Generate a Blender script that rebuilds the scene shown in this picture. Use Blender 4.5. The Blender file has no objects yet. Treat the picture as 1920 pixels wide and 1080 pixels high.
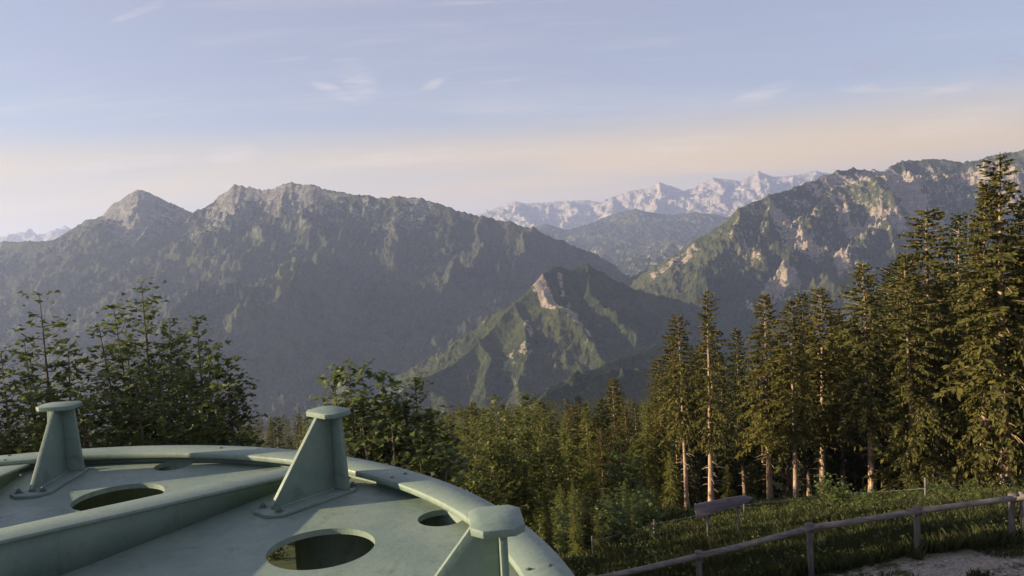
import bpy, math, random
import numpy as np
from mathutils import Matrix, Vector

C = bpy.context.scene.collection
sc = bpy.context.scene

# ------------------------------------------------------------------ camera
F_PX, PITCH, ROLL = 1540.0, -0.0664, 0.0593           # focal length in photo pixels, tilt, roll
cp, sp, cr, sr = math.cos(PITCH), math.sin(PITCH), math.cos(ROLL), math.sin(ROLL)
FWD = Vector((0, cp, sp)); UP0 = Vector((0, -sp, cp)); R0 = Vector((1, 0, 0))
RIGHT = R0 * cr - UP0 * sr
UPV = R0 * sr + UP0 * cr
cam_data = bpy.data.cameras.new("camera")
cam = bpy.data.objects.new("camera", cam_data); C.objects.link(cam)
cam_data.sensor_width = 36.0
cam_data.lens = 36.0 * F_PX / 1920.0
cam_data.clip_start = 0.1
cam_data.clip_end = 120000.0
M = Matrix.Identity(4)
for i in range(3):
    M[i][0] = RIGHT[i]; M[i][1] = UPV[i]; M[i][2] = -FWD[i]
cam.matrix_world = M
sc.camera = cam

# ------------------------------------------------------------------ sun, sky, exposure
SUN_EL, SUN_FWD = math.radians(15.0), math.radians(3.0)   # sun stands to the left, level with the camera
sun_dir = Vector((-math.cos(SUN_EL) * math.cos(SUN_FWD), -math.cos(SUN_EL) * math.sin(SUN_FWD), math.sin(SUN_EL)))
ld = bpy.data.lights.new("sun", 'SUN'); ld.energy = 5.0; ld.angle = math.radians(0.5); ld.color = (1.0, 0.79, 0.50)
lo = bpy.data.objects.new("sun", ld); C.objects.link(lo)
lo.rotation_euler = sun_dir.to_track_quat('Z', 'Y').to_euler()

world = bpy.data.worlds.new("World"); sc.world = world
world.use_nodes = True
wn, wl = world.node_tree.nodes, world.node_tree.links
wn.clear()
wout = wn.new("ShaderNodeOutputWorld"); bg = wn.new("ShaderNodeBackground")
sky = wn.new("ShaderNodeTexSky"); sky.sky_type = 'NISHITA'; sky.sun_disc = False
sky.sun_elevation = SUN_EL
sky.sun_rotation = math.atan2(sun_dir.x, sun_dir.y)
sky.altitude = 1000; sky.air_density = 1.0; sky.dust_density = 1.6; sky.ozone_density = 2.2
bg.inputs['Strength'].default_value = 0.061
# thin cirrus drawn on the sky by direction
tc = wn.new("ShaderNodeTexCoord")
sep = wn.new("ShaderNodeSeparateXYZ"); wl.new(tc.outputs['Generated'], sep.inputs[0])
def wmath(op, a, b=None, clamp=False):
    n = wn.new("ShaderNodeMath"); n.operation = op; n.use_clamp = clamp
    for i, v in enumerate((a, b)):
        if v is None: continue
        if isinstance(v, (int, float)): n.inputs[i].default_value = v
        else: wl.new(v, n.inputs[i])
    return n.outputs[0]
zc = wmath('MAXIMUM', sep.outputs['Z'], 0.0)
den = wmath('ADD', zc, 0.10)
comb = wn.new("ShaderNodeCombineXYZ")
wl.new(wmath('DIVIDE', sep.outputs['X'], den), comb.inputs[0])
wl.new(wmath('DIVIDE', sep.outputs['Y'], den), comb.inputs[1])
def wnoise(scale, detail, rough, sx, sy, rz, off, dist=0.0):
    mp = wn.new("ShaderNodeMapping"); wl.new(comb.outputs[0], mp.inputs[0])
    mp.inputs['Scale'].default_value = (sx, sy, 1); mp.inputs['Rotation'].default_value = (0, 0, rz)
    mp.inputs['Location'].default_value = off
    n = wn.new("ShaderNodeTexNoise"); n.inputs['Scale'].default_value = scale
    n.inputs['Detail'].default_value = detail; n.inputs['Roughness'].default_value = rough
    n.inputs['Distortion'].default_value = dist
    wl.new(mp.outputs[0], n.inputs['Vector'])
    return n.outputs['Fac']
def wramp(f, lo_, hi_):
    r = wn.new("ShaderNodeMapRange"); r.interpolation_type = 'SMOOTHSTEP'
    r.inputs['From Min'].default_value = lo_; r.inputs['From Max'].default_value = hi_
    wl.new(f, r.inputs['Value']); return r.outputs['Result']
streak = wramp(wnoise(0.9, 8, 0.62, 0.45, 1.5, 0.25, (1.7, 3.1, 0), 0.5), 0.50, 0.74)
wisps = wramp(wnoise(3.0, 9, 0.70, 0.30, 1.2, 0.12, (4.2, 0.4, 0), 1.0), 0.55, 0.80)
patchy = wramp(wnoise(0.5, 3, 0.5, 0.7, 1.0, 0.0, (2.2, 5.4, 0)), 0.46, 0.62)
veil = wramp(wnoise(0.6, 6, 0.55, 0.35, 1.0, 0.05, (0.3, 8.1, 0), 0.3), 0.34, 0.62)
low = wmath('SUBTRACT', 1.0, wramp(zc, 0.06, 0.15))
# places with cloud of their own, as directions (x/y, z/y) with half widths
uu = wmath('DIVIDE', sep.outputs['X'], wmath('MAXIMUM', sep.outputs['Y'], 0.05)); vv = wmath('DIVIDE', sep.outputs['Z'], wmath('MAXIMUM', sep.outputs['Y'], 0.05))
def cloud_at(px, py, rw, rh, tilt=0.0):
    x_ = (px - 960) / F_PX; y_ = -(py - 540) / F_PX; d_ = RIGHT * x_ + UPV * y_ + FWD
    du = wmath('SUBTRACT', uu, d_.x / d_.y); dv = wmath('SUBTRACT', vv, d_.z / d_.y)
    dv = wmath('SUBTRACT', dv, wmath('MULTIPLY', du, tilt))
    a_ = wmath('DIVIDE', du, rw); b_ = wmath('DIVIDE', dv, rh)
    r2 = wmath('ADD', wmath('MULTIPLY', a_, a_), wmath('MULTIPLY', b_, b_))
    return wmath('MULTIPLY', wmath('SUBTRACT', 1.0, wramp(r2, 0.0, 1.0)), wmath('SUBTRACT', 1.0, wramp(wmath('MULTIPLY', sep.outputs['Y'], -1.0), -0.3, 0.0)))
fine = wramp(wnoise(7.0, 8, 0.70, 0.45, 1.0, 0.1, (7.2, 1.4, 0), 0.8), 0.36, 0.66)
local = None
for c_ in ((668, 145, 0.030, 0.030, -0.5), (625, 170, 0.035, 0.010, -0.45), (810, 160, 0.020, 0.007, 0.4), (435, 290, 0.045, 0.014, 0.05), (730, 297, 0.14, 0.012, 0.05), (1660, 165, 0.075, 0.009, -0.02),
           (1790, 165, 0.05, 0.008, 0.1), (1430, 175, 0.05, 0.010, 0.25), (270, 18, 0.055, 0.006, 0.30), (1270, 275, 0.09, 0.016, 0.12), (1800, 230, 0.10, 0.022, 0.15), (250, 305, 0.10, 0.009, 0.03)):
    e_ = cloud_at(*c_); local = e_ if local is None else wmath('MAXIMUM', local, e_)
local = wmath('MULTIPLY', local, fine)
grey = wmath('MULTIPLY', wmath('MAXIMUM', cloud_at(1640, 122, 0.038, 0.013, 0.05), cloud_at(1905, 120, 0.035, 0.018, 0.0)), fine)
m1 = wmath('MULTIPLY', streak, 0.20)
m2 = wmath('MAXIMUM', wmath('MULTIPLY', wmath('MULTIPLY', wisps, patchy), 0.50), wmath('MULTIPLY', local, 0.30))
m3 = wmath('MULTIPLY', wmath('MULTIPLY', wmath('ADD', wmath('MULTIPLY', veil, 0.50), 0.50), low), 0.95)
def wmix(f, a, b):
    n = wn.new("ShaderNodeMix"); n.data_type = 'RGBA'
    if isinstance(f, float): n.inputs[0].default_value = f
    else: wl.new(f, n.inputs[0])
    wl.new(a, n.inputs[6]); n.inputs[7].default_value = (*b, 1); return n.outputs[2]
c0 = wmix(0.48, sky.outputs[0], (3.9, 3.6, 4.5))          # even thin veil
c1 = wmix(m3, c0, (7.0, 4.9, 2.3))                         # warm band of low cloud
c2 = wmix(wmath('ADD', m1, m2, True), c1, (7.4, 6.3, 5.4)) # cirrus streaks
c3 = wmix(wmath('MULTIPLY', grey, 0.55), c2, (3.0, 2.7, 3.4))
wl.new(c3, bg.inputs['Color'])
wl.new(bg.outputs[0], wout.inputs['Surface'])

sc.view_settings.view_transform = 'Standard'
sc.view_settings.look = 'None'
sc.view_settings.gamma = 1.0
sc.view_settings.use_curve_mapping = False
sc.view_settings.exposure = 1.3
sc.cycles.use_denoising = True
sc.cycles.max_bounces = 5
sc.cycles.diffuse_bounces = 3
sc.cycles.transparent_max_bounces = 8
sc.cycles.volume_bounces = 1
sc.cycles.sample_clamp_indirect = 4.0

# ------------------------------------------------------------------ helpers
def ray(px, py):
    x = (px - 960) / F_PX; y = -(py - 540) / F_PX
    v = RIGHT * x + UPV * y + FWD
    return v
def at(px, py, Y):
    """point at world depth Y seen at photo pixel px, py"""
    v = ray(px, py); return v * (Y / v.y)

def hash2(ix, iy, seed):
    h = (ix.astype(np.int64) * 374761393 + iy.astype(np.int64) * 668265263 + seed * 974634777) & 0x7fffffff
    h = ((h ^ (h >> 13)) * 1274126177) & 0x7fffffff
    h = h ^ (h >> 16)
    return h
def perlin(x, y, seed=0):
    ix = np.floor(x); iy = np.floor(y); fx = x - ix; fy = y - iy
    u = fx * fx * fx * (fx * (fx * 6 - 15) + 10); v = fy * fy * fy * (fy * (fy * 6 - 15) + 10)
    def g(dx, dy):
        a = hash2(ix + dx, iy + dy, seed) * (2 * math.pi / 0x7fffffff)
        return np.cos(a) * (fx - dx) + np.sin(a) * (fy - dy)
    a = g(0, 0); b = g(1, 0); c = g(0, 1); d = g(1, 1)
    return ((a + (b - a) * u) + ((c + (d - c) * u) - (a + (b - a) * u)) * v) * 1.5
def fbm(x, y, octs=5, seed=0, gain=0.5):
    s = 0; a = 1.0; f = 1.0
    for o in range(octs):
        s = s + a * perlin(x * f, y * f, seed + o * 17); a *= gain; f *= 2.03
    return s
def ridged(x, y, octs=5, seed=0, gain=0.5):
    s = 0; a = 1.0; f = 1.0
    for o in range(octs):
        s = s + a * (1 - 2 * np.abs(perlin(x * f, y * f, seed + o * 31))); a *= gain; f *= 2.07
    return s
def sstep(e0, e1, x):
    t = np.clip((x - e0) / (e1 - e0), 0, 1); return t * t * (3 - 2 * t)

def np_mesh(name, verts, faces, mat=None, parent=None, attrs=None, smooth=False):
    """one mesh object out of numpy arrays; faces is an (n,3) or (n,4) array, or a list of such arrays"""
    me = bpy.data.meshes.new(name)
    fl = faces if isinstance(faces, list) else [faces]
    fl = [np.asarray(f, np.int32) for f in fl if len(f)]
    verts = np.asarray(verts, np.float32)
    me.vertices.add(len(verts)); me.vertices.foreach_set("co", verts.ravel())
    nl = sum(f.size for f in fl); npoly = sum(len(f) for f in fl)
    me.loops.add(nl); me.polygons.add(npoly)
    me.loops.foreach_set("vertex_index", np.concatenate([f.ravel() for f in fl]))
    tot = np.concatenate([np.full(len(f), f.shape[1], np.int32) for f in fl])
    st = np.concatenate([[0], np.cumsum(tot)[:-1]]).astype(np.int32)
    me.polygons.foreach_set("loop_start", st)
    if smooth: me.polygons.foreach_set("use_smooth", np.ones(npoly, bool))
    if attrs:
        for k, v in attrs.items():
            a = me.attributes.new(k, 'FLOAT', 'POINT'); a.data.foreach_set("value", np.asarray(v, np.float32))
    me.update(calc_edges=True); me.validate()
    if mat: me.materials.append(mat)
    o = bpy.data.objects.new(name, me); C.objects.link(o)
    if parent: o.parent = parent
    return o
def tag(o, label=None, cat=None, group=None, kind=None):
    if label: o['label'] = label
    if cat: o['category'] = cat
    if group: o['group'] = group
    if kind: o['kind'] = kind
    return o
def empty(name, loc=(0, 0, 0), rot=(0, 0, 0), sca=1.0):
    o = bpy.data.objects.new(name, None); C.objects.link(o); o.empty_display_size = 0.3
    o.location = loc; o.rotation_euler = rot; o.scale = (sca,) * 3 if isinstance(sca, (int, float)) else sca
    return o
def copy_tree(o, parent=None):
    c = o.copy(); C.objects.link(c)
    if parent is not None: c.parent = parent
    for ch in list(o.children): copy_tree(ch, c)
    return c

class MB:
    """collects shapes into one mesh"""
    def __init__(s): s.v = []; s.f4 = []; s.f3 = []; s.n = 0
    def add(s, v, f4=(), f3=()):
        v = np.asarray(v, float).reshape(-1, 3)
        if len(f4): s.f4.append(np.asarray(f4, int) + s.n)
        if len(f3): s.f3.append(np.asarray(f3, int) + s.n)
        s.v.append(v); s.n += len(v)
    def prism(s, poly, vec):
        """closed solid: polygon (n x 3) swept along vec"""
        p = np.asarray(poly, float); n = len(p); q = p + np.asarray(vec, float)
        v = np.concatenate([p, q])
        f4 = [(i, (i + 1) % n, n + (i + 1) % n, n + i) for i in range(n)]
        f3 = [(0, i + 1, i) for i in range(1, n - 1)] + [(n, n + i, n + i + 1) for i in range(1, n - 1)]
        s.add(v, f4, f3)
    def box(s, lo_, hi_):
        x0, y0, z0 = lo_; x1, y1, z1 = hi_
        s.prism([(x0, y0, z0), (x1, y0, z0), (x1, y1, z0), (x0, y1, z0)], (0, 0, z1 - z0))
    def tube(s, pts, radii, n=8, cap=True, jit=None):
        pts = np.asarray(pts, float); k = len(pts)
        radii = np.full(k, radii) if np.isscalar(radii) else np.asarray(radii, float)
        t = np.gradient(pts, axis=0); t /= np.linalg.norm(t, axis=1)[:, None] + 1e-9
        ref = np.array([0, 0, 1.0]) if abs(t[0][2]) < 0.9 else np.array([1.0, 0, 0])
        a = np.cross(t, ref); a /= np.linalg.norm(a, axis=1)[:, None] + 1e-9
        b = np.cross(t, a)
        th = np.arange(n) * 2 * math.pi / n
        ring = a[:, None, :] * np.cos(th)[None, :, None] + b[:, None, :] * np.sin(th)[None, :, None]
        rr = radii[:, None] * (np.ones((k, n)) if jit is None else jit)
        v = (pts[:, None, :] + ring * rr[:, :, None]).reshape(-1, 3)
        f4 = [(i * n + j, i * n + (j + 1) % n, (i + 1) * n + (j + 1) % n, (i + 1) * n + j) for i in range(k - 1) for j in range(n)]
        f3 = []
        if cap:
            f3 = [(0, j + 1, j) for j in range(1, n - 1)] + [((k - 1) * n, (k - 1) * n + j, (k - 1) * n + j + 1) for j in range(1, n - 1)]
        s.add(v, f4, f3)
    def build(s, name, mat=None, parent=None, smooth=False, attrs=None, bevel=0):
        fl = []
        if s.f4: fl.append(np.concatenate(s.f4))
        if s.f3: fl.append(np.concatenate(s.f3))
        o = np_mesh(name, np.concatenate(s.v), fl, mat, parent, attrs, smooth)
        if bevel:
            md = o.modifiers.new("bevel", 'BEVEL'); md.width = bevel; md.segments = 2; md.limit_method = 'ANGLE'
        return o

# ------------------------------------------------------------------ materials
class Mat:
    def __init__(s, name, rough=0.8, spec=0.3):
        s.m = bpy.data.materials.new(name); s.m.use_nodes = True
        s.n, s.l = s.m.node_tree.nodes, s.m.node_tree.links
        s.b = s.n["Principled BSDF"]; s.b.inputs['Roughness'].default_value = rough
        s.b.inputs['Specular IOR Level'].default_value = spec
        s.out = s.n["Material Output"]
        s._tc = None
    def coord(s, kind='Object'):
        if s._tc is None: s._tc = s.n.new("ShaderNodeTexCoord")
        return s._tc.outputs[kind]
    def pos(s):
        g = s.n.new("ShaderNodeNewGeometry"); return g.outputs['Position']
    def mapping(s, vec, scale):
        mp = s.n.new("ShaderNodeMapping"); mp.inputs['Scale'].default_value = scale
        s.l.new(vec, mp.inputs[0]); return mp.outputs[0]
    def noise(s, vec, scale, detail=5, rough=0.55, dist=0):
        n = s.n.new("ShaderNodeTexNoise"); n.inputs['Scale'].default_value = scale
        n.inputs['Detail'].default_value = detail; n.inputs['Roughness'].default_value = rough
        n.inputs['Distortion'].default_value = dist
        s.l.new(vec, n.inputs['Vector']); return n.outputs['Fac']
    def voronoi(s, vec, scale, out='Distance', rnd=1.0):
        n = s.n.new("ShaderNodeTexVoronoi"); n.inputs['Scale'].default_value = scale
        n.inputs['Randomness'].default_value = rnd
        s.l.new(vec, n.inputs['Vector']); return n.outputs[out]
    def rng(s, f, a, b, c=0.0, d=1.0, smooth=True):
        r = s.n.new("ShaderNodeMapRange")
        if smooth: r.interpolation_type = 'SMOOTHSTEP'
        for k, v in (('From Min', a), ('From Max', b), ('To Min', c), ('To Max', d)): r.inputs[k].default_value = v
        s.l.new(f, r.inputs['Value']); return r.outputs['Result']
    def math(s, op, a, b=None, clamp=False):
        n = s.n.new("ShaderNodeMath"); n.operation = op; n.use_clamp = clamp
        for i, v in enumerate((a, b)):
            if v is None: continue
            if isinstance(v, (int, float)): n.inputs[i].default_value = v
            else: s.l.new(v, n.inputs[i])
        return n.outputs[0]
    def mix(s, f, a, b, mode='MIX'):
        n = s.n.new("ShaderNodeMix"); n.data_type = 'RGBA'; n.blend_type = mode
        for i, v in ((0, f), (6, a), (7, b)):
            if isinstance(v, (int, float)): n.inputs[i].default_value = v
            elif isinstance(v, tuple): n.inputs[i].default_value = (*v, 1) if len(v) == 3 else v
            else: s.l.new(v, n.inputs[i])
        return n.outputs[2]
    def attr(s, name):
        n = s.n.new("ShaderNodeAttribute"); n.attribute_name = name; return n.outputs['Fac']
    def objrand(s):
        n = s.n.new("ShaderNodeObjectInfo"); return n.outputs['Random']
    def color(s, c):
        if isinstance(c, tuple): s.b.inputs['Base Color'].default_value = (*c, 1)
        else: s.l.new(c, s.b.inputs['Base Color'])
        return s
    def bump(s, h, strength=0.3, dist=0.02, prev=None):
        n = s.n.new("ShaderNodeBump"); n.inputs['Strength'].default_value = strength; n.inputs['Distance'].default_value = dist
        s.l.new(h, n.inputs['Height'])
        if prev is not None: s.l.new(prev, n.inputs['Normal'])
        s.l.new(n.outputs[0], s.b.inputs['Normal']); return n.outputs[0]
    def leafy(s, trans=0.3, col=None):
        """add light coming through thin leaves"""
        t = s.n.new("ShaderNodeBsdfTranslucent"); m = s.n.new("ShaderNodeMixShader"); m.inputs[0].default_value = trans
        src = s.b.inputs['Base Color'].links[0].from_socket if s.b.inputs['Base Color'].links else None
        if src is not None: s.l.new(src, t.inputs['Color'])
        s.l.new(s.b.outputs[0], m.inputs[1]); s.l.new(t.outputs[0], m.inputs[2])
        s.l.new(m.outputs[0], s.out.inputs['Surface']); return s

def mat_paint():
    m = Mat("green_paint", 0.52, 0.4); p = m.coord('Object')
    f1 = m.noise(p, 2.2, 6, 0.6); f2 = m.noise(p, 38, 4, 0.7); f3 = m.noise(p, 9, 5, 0.65, 0.6)
    c = m.mix(m.rng(f1, 0.32, 0.68), (0.124, 0.184, 0.154), (0.196, 0.254, 0.212))
    c = m.mix(m.math('MULTIPLY', m.rng(f2, 0.42, 0.72), 0.5), c, (0.21, 0.25, 0.22))
    c = m.mix(m.math('MULTIPLY', m.rng(f3, 0.54, 0.74), 0.55), c, (0.095, 0.105, 0.08))
    v = m.voronoi(p, 16, 'Distance')
    c = m.mix(m.math('MULTIPLY', m.rng(v, 0.05, 0.02), 0.75), c, (0.07, 0.065, 0.05))
    st = m.noise(m.mapping(m.pos(), (14, 14, 0.9)), 1.0, 5, 0.65)
    c = m.mix(m.math('MULTIPLY', m.rng(st, 0.55, 0.72), 0.28), c, (0.075, 0.085, 0.065))
    rv = m.math('MULTIPLY', m.rng(m.noise(p, 5.5, 6, 0.75), 0.69, 0.76), 0.6)
    c = m.mix(rv, c, (0.13, 0.075, 0.042))
    m.color(c); m.bump(m.noise(p, 45, 4, 0.65), 0.25, 0.006)
    rg = m.rng(f2, 0.3, 0.7, 0.42, 0.68); m.l.new(rg, m.b.inputs['Roughness'])
    return m.m
def mat_bolt():
    m = Mat("zinc_bolt", 0.5, 0.5); m.b.inputs['Metallic'].default_value = 0.15
    f = m.noise(m.coord('Object'), 30, 4)
    m.color(m.mix(f, (0.070, 0.090, 0.080), (0.12, 0.145, 0.13))); return m.m
def mat_wood(name, a, b, along=(26, 26, 2.2)):
    m = Mat(name, 0.85, 0.2); p = m.coord('Object')
    g = m.noise(m.mapping(p, along), 1.0, 6, 0.7, 0.5); f = m.noise(p, 2.6, 5)
    c = m.mix(m.rng(g, 0.3, 0.7), a, b)
    c = m.mix(m.math('MULTIPLY', m.rng(f, 0.5, 0.75), 0.5), c, tuple(x * 0.5 for x in a))
    ck = m.noise(m.mapping(p, tuple(x * 1.6 for x in along)), 1.0, 3, 0.5, 0.2)
    c = m.mix(m.math('MULTIPLY', m.rng(ck, 0.62, 0.68), 0.8), c, (0.02, 0.017, 0.015))
    m.color(c); m.bump(g, 0.8, 0.015); return m.m
def mat_bark():
    m = Mat("spruce_bark", 0.95, 0.1); p = m.coord('Object')
    g = m.noise(m.mapping(p, (9, 9, 1.6)), 1.0, 7, 0.7, 0.6); f = m.noise(p, 0.5, 4)
    c = m.mix(m.rng(g, 0.32, 0.68), (0.19, 0.125, 0.088), (0.50, 0.37, 0.27))
    c = m.mix(m.math('MULTIPLY', m.rng(f, 0.45, 0.7), 0.45), c, (0.30, 0.27, 0.21))
    m.color(c); m.bump(g, 0.8, 0.04); return m.m
def mat_needles(name, a, b, d):
    m = Mat(name, 0.75, 0.15)
    t = m.attr('tint'); r = m.objrand()
    c = m.mix(t, a, b)
    c = m.mix(m.math('MULTIPLY', r, 0.55), c, d)
    m.color(c); return m.leafy(0.30).m
def mat_leaves(name, a, b, d, tr=0.45):
    m = Mat(name, 0.55, 0.3)
    t = m.attr('tint'); r = m.objrand()
    c = m.mix(t, a, b)
    c = m.mix(m.math('MULTIPLY', r, 0.4), c, d)
    m.color(c); return m.leafy(tr).m

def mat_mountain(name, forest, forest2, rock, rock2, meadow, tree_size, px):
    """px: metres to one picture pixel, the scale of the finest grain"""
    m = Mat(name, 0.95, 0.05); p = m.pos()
    rk = m.attr('rock'); md = m.attr('meadow')  # meadow also carries the sunlit spurs painted on the left massif
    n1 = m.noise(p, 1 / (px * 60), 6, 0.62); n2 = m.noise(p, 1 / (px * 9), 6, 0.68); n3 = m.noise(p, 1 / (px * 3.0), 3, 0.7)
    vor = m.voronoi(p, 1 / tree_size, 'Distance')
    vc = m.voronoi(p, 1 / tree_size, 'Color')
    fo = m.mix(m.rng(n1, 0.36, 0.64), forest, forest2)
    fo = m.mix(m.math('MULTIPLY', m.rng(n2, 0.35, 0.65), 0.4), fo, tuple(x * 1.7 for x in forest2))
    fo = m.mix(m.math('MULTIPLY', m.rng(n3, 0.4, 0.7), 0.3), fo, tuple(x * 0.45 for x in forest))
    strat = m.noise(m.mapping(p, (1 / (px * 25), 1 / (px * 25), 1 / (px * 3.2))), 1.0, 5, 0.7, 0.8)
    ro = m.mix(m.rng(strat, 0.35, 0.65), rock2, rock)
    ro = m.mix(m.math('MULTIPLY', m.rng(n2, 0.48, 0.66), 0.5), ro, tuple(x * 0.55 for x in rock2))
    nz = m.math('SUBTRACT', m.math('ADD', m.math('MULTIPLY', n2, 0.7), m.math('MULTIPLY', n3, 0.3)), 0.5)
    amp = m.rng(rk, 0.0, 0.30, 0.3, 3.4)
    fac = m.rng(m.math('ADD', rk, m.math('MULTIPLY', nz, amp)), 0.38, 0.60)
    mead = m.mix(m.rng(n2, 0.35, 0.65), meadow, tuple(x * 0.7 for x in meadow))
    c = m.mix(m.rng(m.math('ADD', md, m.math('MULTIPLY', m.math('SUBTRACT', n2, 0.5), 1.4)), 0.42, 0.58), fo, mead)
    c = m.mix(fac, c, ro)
    m.color(c)
    hgt = m.math('MULTIPLY', m.math('SUBTRACT', 1.0, vor), m.math('SUBTRACT', 1.0, fac))
    b1 = m.bump(n2, 1.0, px * 8)
    m.bump(hgt, 0.5, tree_size * 0.6, b1)
    return m.m

# ------------------------------------------------------------------ terrain: mountains
def seg_height(X, Y, segs, prof, k=18.0):
    """heights of a massif: smooth maximum over ridge segments of (ridge height - fall(distance))"""
    H = np.full(X.shape, -5000.0); D = np.full(X.shape, 1e9)
    for (x0, y0, z0, x1, y1, z1, s) in segs:
        dx, dy = x1 - x0, y1 - y0; L2 = dx * dx + dy * dy + 1e-6
        t = np.clip(((X - x0) * dx + (Y - y0) * dy) / L2, 0, 1)
        d = np.hypot(X - (x0 + t * dx), Y - (y0 + t * dy))
        h = z0 + t * (z1 - z0) - prof(d) * s
        m_ = np.maximum(H, h); n_ = np.minimum(H, h)
        H = m_ + k * np.exp(-np.clip((m_ - n_) / k, 0, 50)) * 0.35
        D = np.minimum(D, d)
    return H, D
def polyline(pts, s=1.0):
    P = [at(px, py, Y) for px, py, Y in pts]
    return [(a.x, a.y, a.z, b.x, b.y, b.z, s) for a, b in zip(P[:-1], P[1:])]
def grow_spurs(segs, rng_, every, length, drop, sub=2, side=(-1, 1), zmin=-900, bias=None):
    """side ridges descending from a main ridge, each with smaller ones"""
    out = []
    acc = rng_.uniform(0, every)
    for (x0, y0, z0, x1, y1, z1, s) in segs:
        L = math.hypot(x1 - x0, y1 - y0); u = ((x1 - x0) / (L + 1e-6), (y1 - y0) / (L + 1e-6))
        while acc < L:
            t = acc / L; px, py, pz = x0 + t * (x1 - x0), y0 + t * (y1 - y0), z0 + t * (z1 - z0)
            for sd in side:
                a = math.atan2(u[1], u[0]) + sd * (math.pi / 2 + rng_.uniform(-0.45, 0.45))
                if bias is not None: a = a * 0.6 + 0.4 * (bias if sd < 0 else bias + math.pi) if False else a
                l = length * rng_.uniform(0.55, 1.2); n = 4; x, y, z = px, py, pz - rng_.uniform(0, 12)
                dr = drop * rng_.uniform(0.8, 1.15)
                for i in range(n):
                    a += rng_.uniform(-0.3, 0.3)
                    st = l / n; nx, ny = x + math.cos(a) * st, y + math.sin(a) * st
                    nz = z - st * dr * (1.25 if i == 0 else rng_.uniform(0.55, 1.15))
                    out.append((x, y, z, nx, ny, nz, 1.12))
                    if sub and i > 0:
                        for sd2 in (-1, 1):
                            if rng_.random() < 0.75:
                                a2 = a + sd2 * rng_.uniform(0.6, 1.1); l2 = l * rng_.uniform(0.16, 0.36)
                                out.append((nx, ny, nz, nx + math.cos(a2) * l2, ny + math.sin(a2) * l2, nz - l2 * dr * 0.95, 1.2))
                    x, y, z = nx, ny, nz
                    if z < zmin: break
            acc += every * rng_.uniform(0.6, 1.4)
        acc -= L
    return out
def wedge_grid(az0, az1, y0, y1, na, ny, power=1.0):
    a = np.linspace(math.radians(az0), math.radians(az1), na); t = np.linspace(0, 1, ny) ** power
    yy = y0 + (y1 - y0) * t
    Yg, A = np.meshgrid(yy, a, indexing='ij')
    return np.tan(A) * Yg, Yg
def grid_faces(ny, na):
    i = np.arange(ny - 1)[:, None] * na + np.arange(na - 1)[None, :]
    i = i.ravel(); return np.stack([i, i + 1, i + na + 1, i + na], 1)
def slope_of(X, Y, H):
    """steepness from the grid itself"""
    dXu = np.gradient(X, axis=1); dXv = np.gradient(X, axis=0); dYv = np.gradient(Y, axis=0); dYu = np.gradient(Y, axis=1)
    hu = np.gradient(H, axis=1); hv = np.gradient(H, axis=0)
    det = dXu * dYv - dXv * dYu + 1e-9
    hx = (hu * dYv - hv * dYu) / det; hy = (hv * dXu - hu * dXv) / det
    return hx, hy, np.hypot(hx, hy)
def build_massif(name, main, extra, grid, prof, rough, mat, label, rockf, seed, floor=-900, spur=None, meadow_litf=None):
    rng_ = random.Random(seed)
    segs = list(main) + list(extra)
    if spur:
        segs += grow_spurs(list(main), rng_, *spur['main'])
        if extra and 'extra' in spur: segs += grow_spurs(list(extra), rng_, *spur['extra'])
    X, Y = wedge_grid(*grid)
    H0, D0 = seg_height(X, Y, list(main), prof)
    w = sstep(0, 260, D0) * rough * 2.0
    sc_ = 520.0
    WX = X + w * fbm(X / sc_, Y / sc_, 3, seed + 5); WY = Y + w * fbm(X / sc_ + 31, Y / sc_ - 17, 3, seed + 9)
    H, D = seg_height(WX, WY, segs, prof)
    am = 0.25 + sstep(0, 220, D0)
    H = H + am * rough * (0.50 * (ridged(X / 330, Y / 330, 6, seed + 21, 0.60) - 0.6) + 0.34 * (ridged(X / 85 + 0.4 * fbm(X / 120, Y / 120, 2, seed), Y / 85, 4, seed + 33, 0.65) - 0.5))
    H = np.maximum(H, floor + 40 * fbm(X / 700, Y / 700, 3, seed))
    hx, hy, sl = slope_of(X, Y, H)
    rock = rockf(X, Y, H, sl, D0)
    md = meadow_litf(X, Y, H, sl, D0) if meadow_litf else np.zeros_like(H)
    v = np.stack([X, Y, H], -1).reshape(-1, 3)
    o = np_mesh(name, v, grid_faces(grid[5], grid[4]), mat, None, {'rock': rock.ravel(), 'meadow': md.ravel()}, False)
    tag(o, label, None, None, 'structure')
    return o
def patch(X, Y, pts, rad):
    """1 near a world polyline given as pixels with depth, falling to 0 over rad"""
    P = [at(*p) for p in pts]; d = np.full(X.shape, 1e9)
    for a, b in zip(P[:-1], P[1:]):
        dx, dy = b.x - a.x, b.y - a.y; L2 = dx * dx + dy * dy + 1e-6
        t = np.clip(((X - a.x) * dx + (Y - a.y) * dy) / L2, 0, 1)
        d = np.minimum(d, np.hypot(X - a.x - t * dx, Y - a.y - t * dy))
    return 1 - sstep(rad * 0.3, rad, d)

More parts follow.
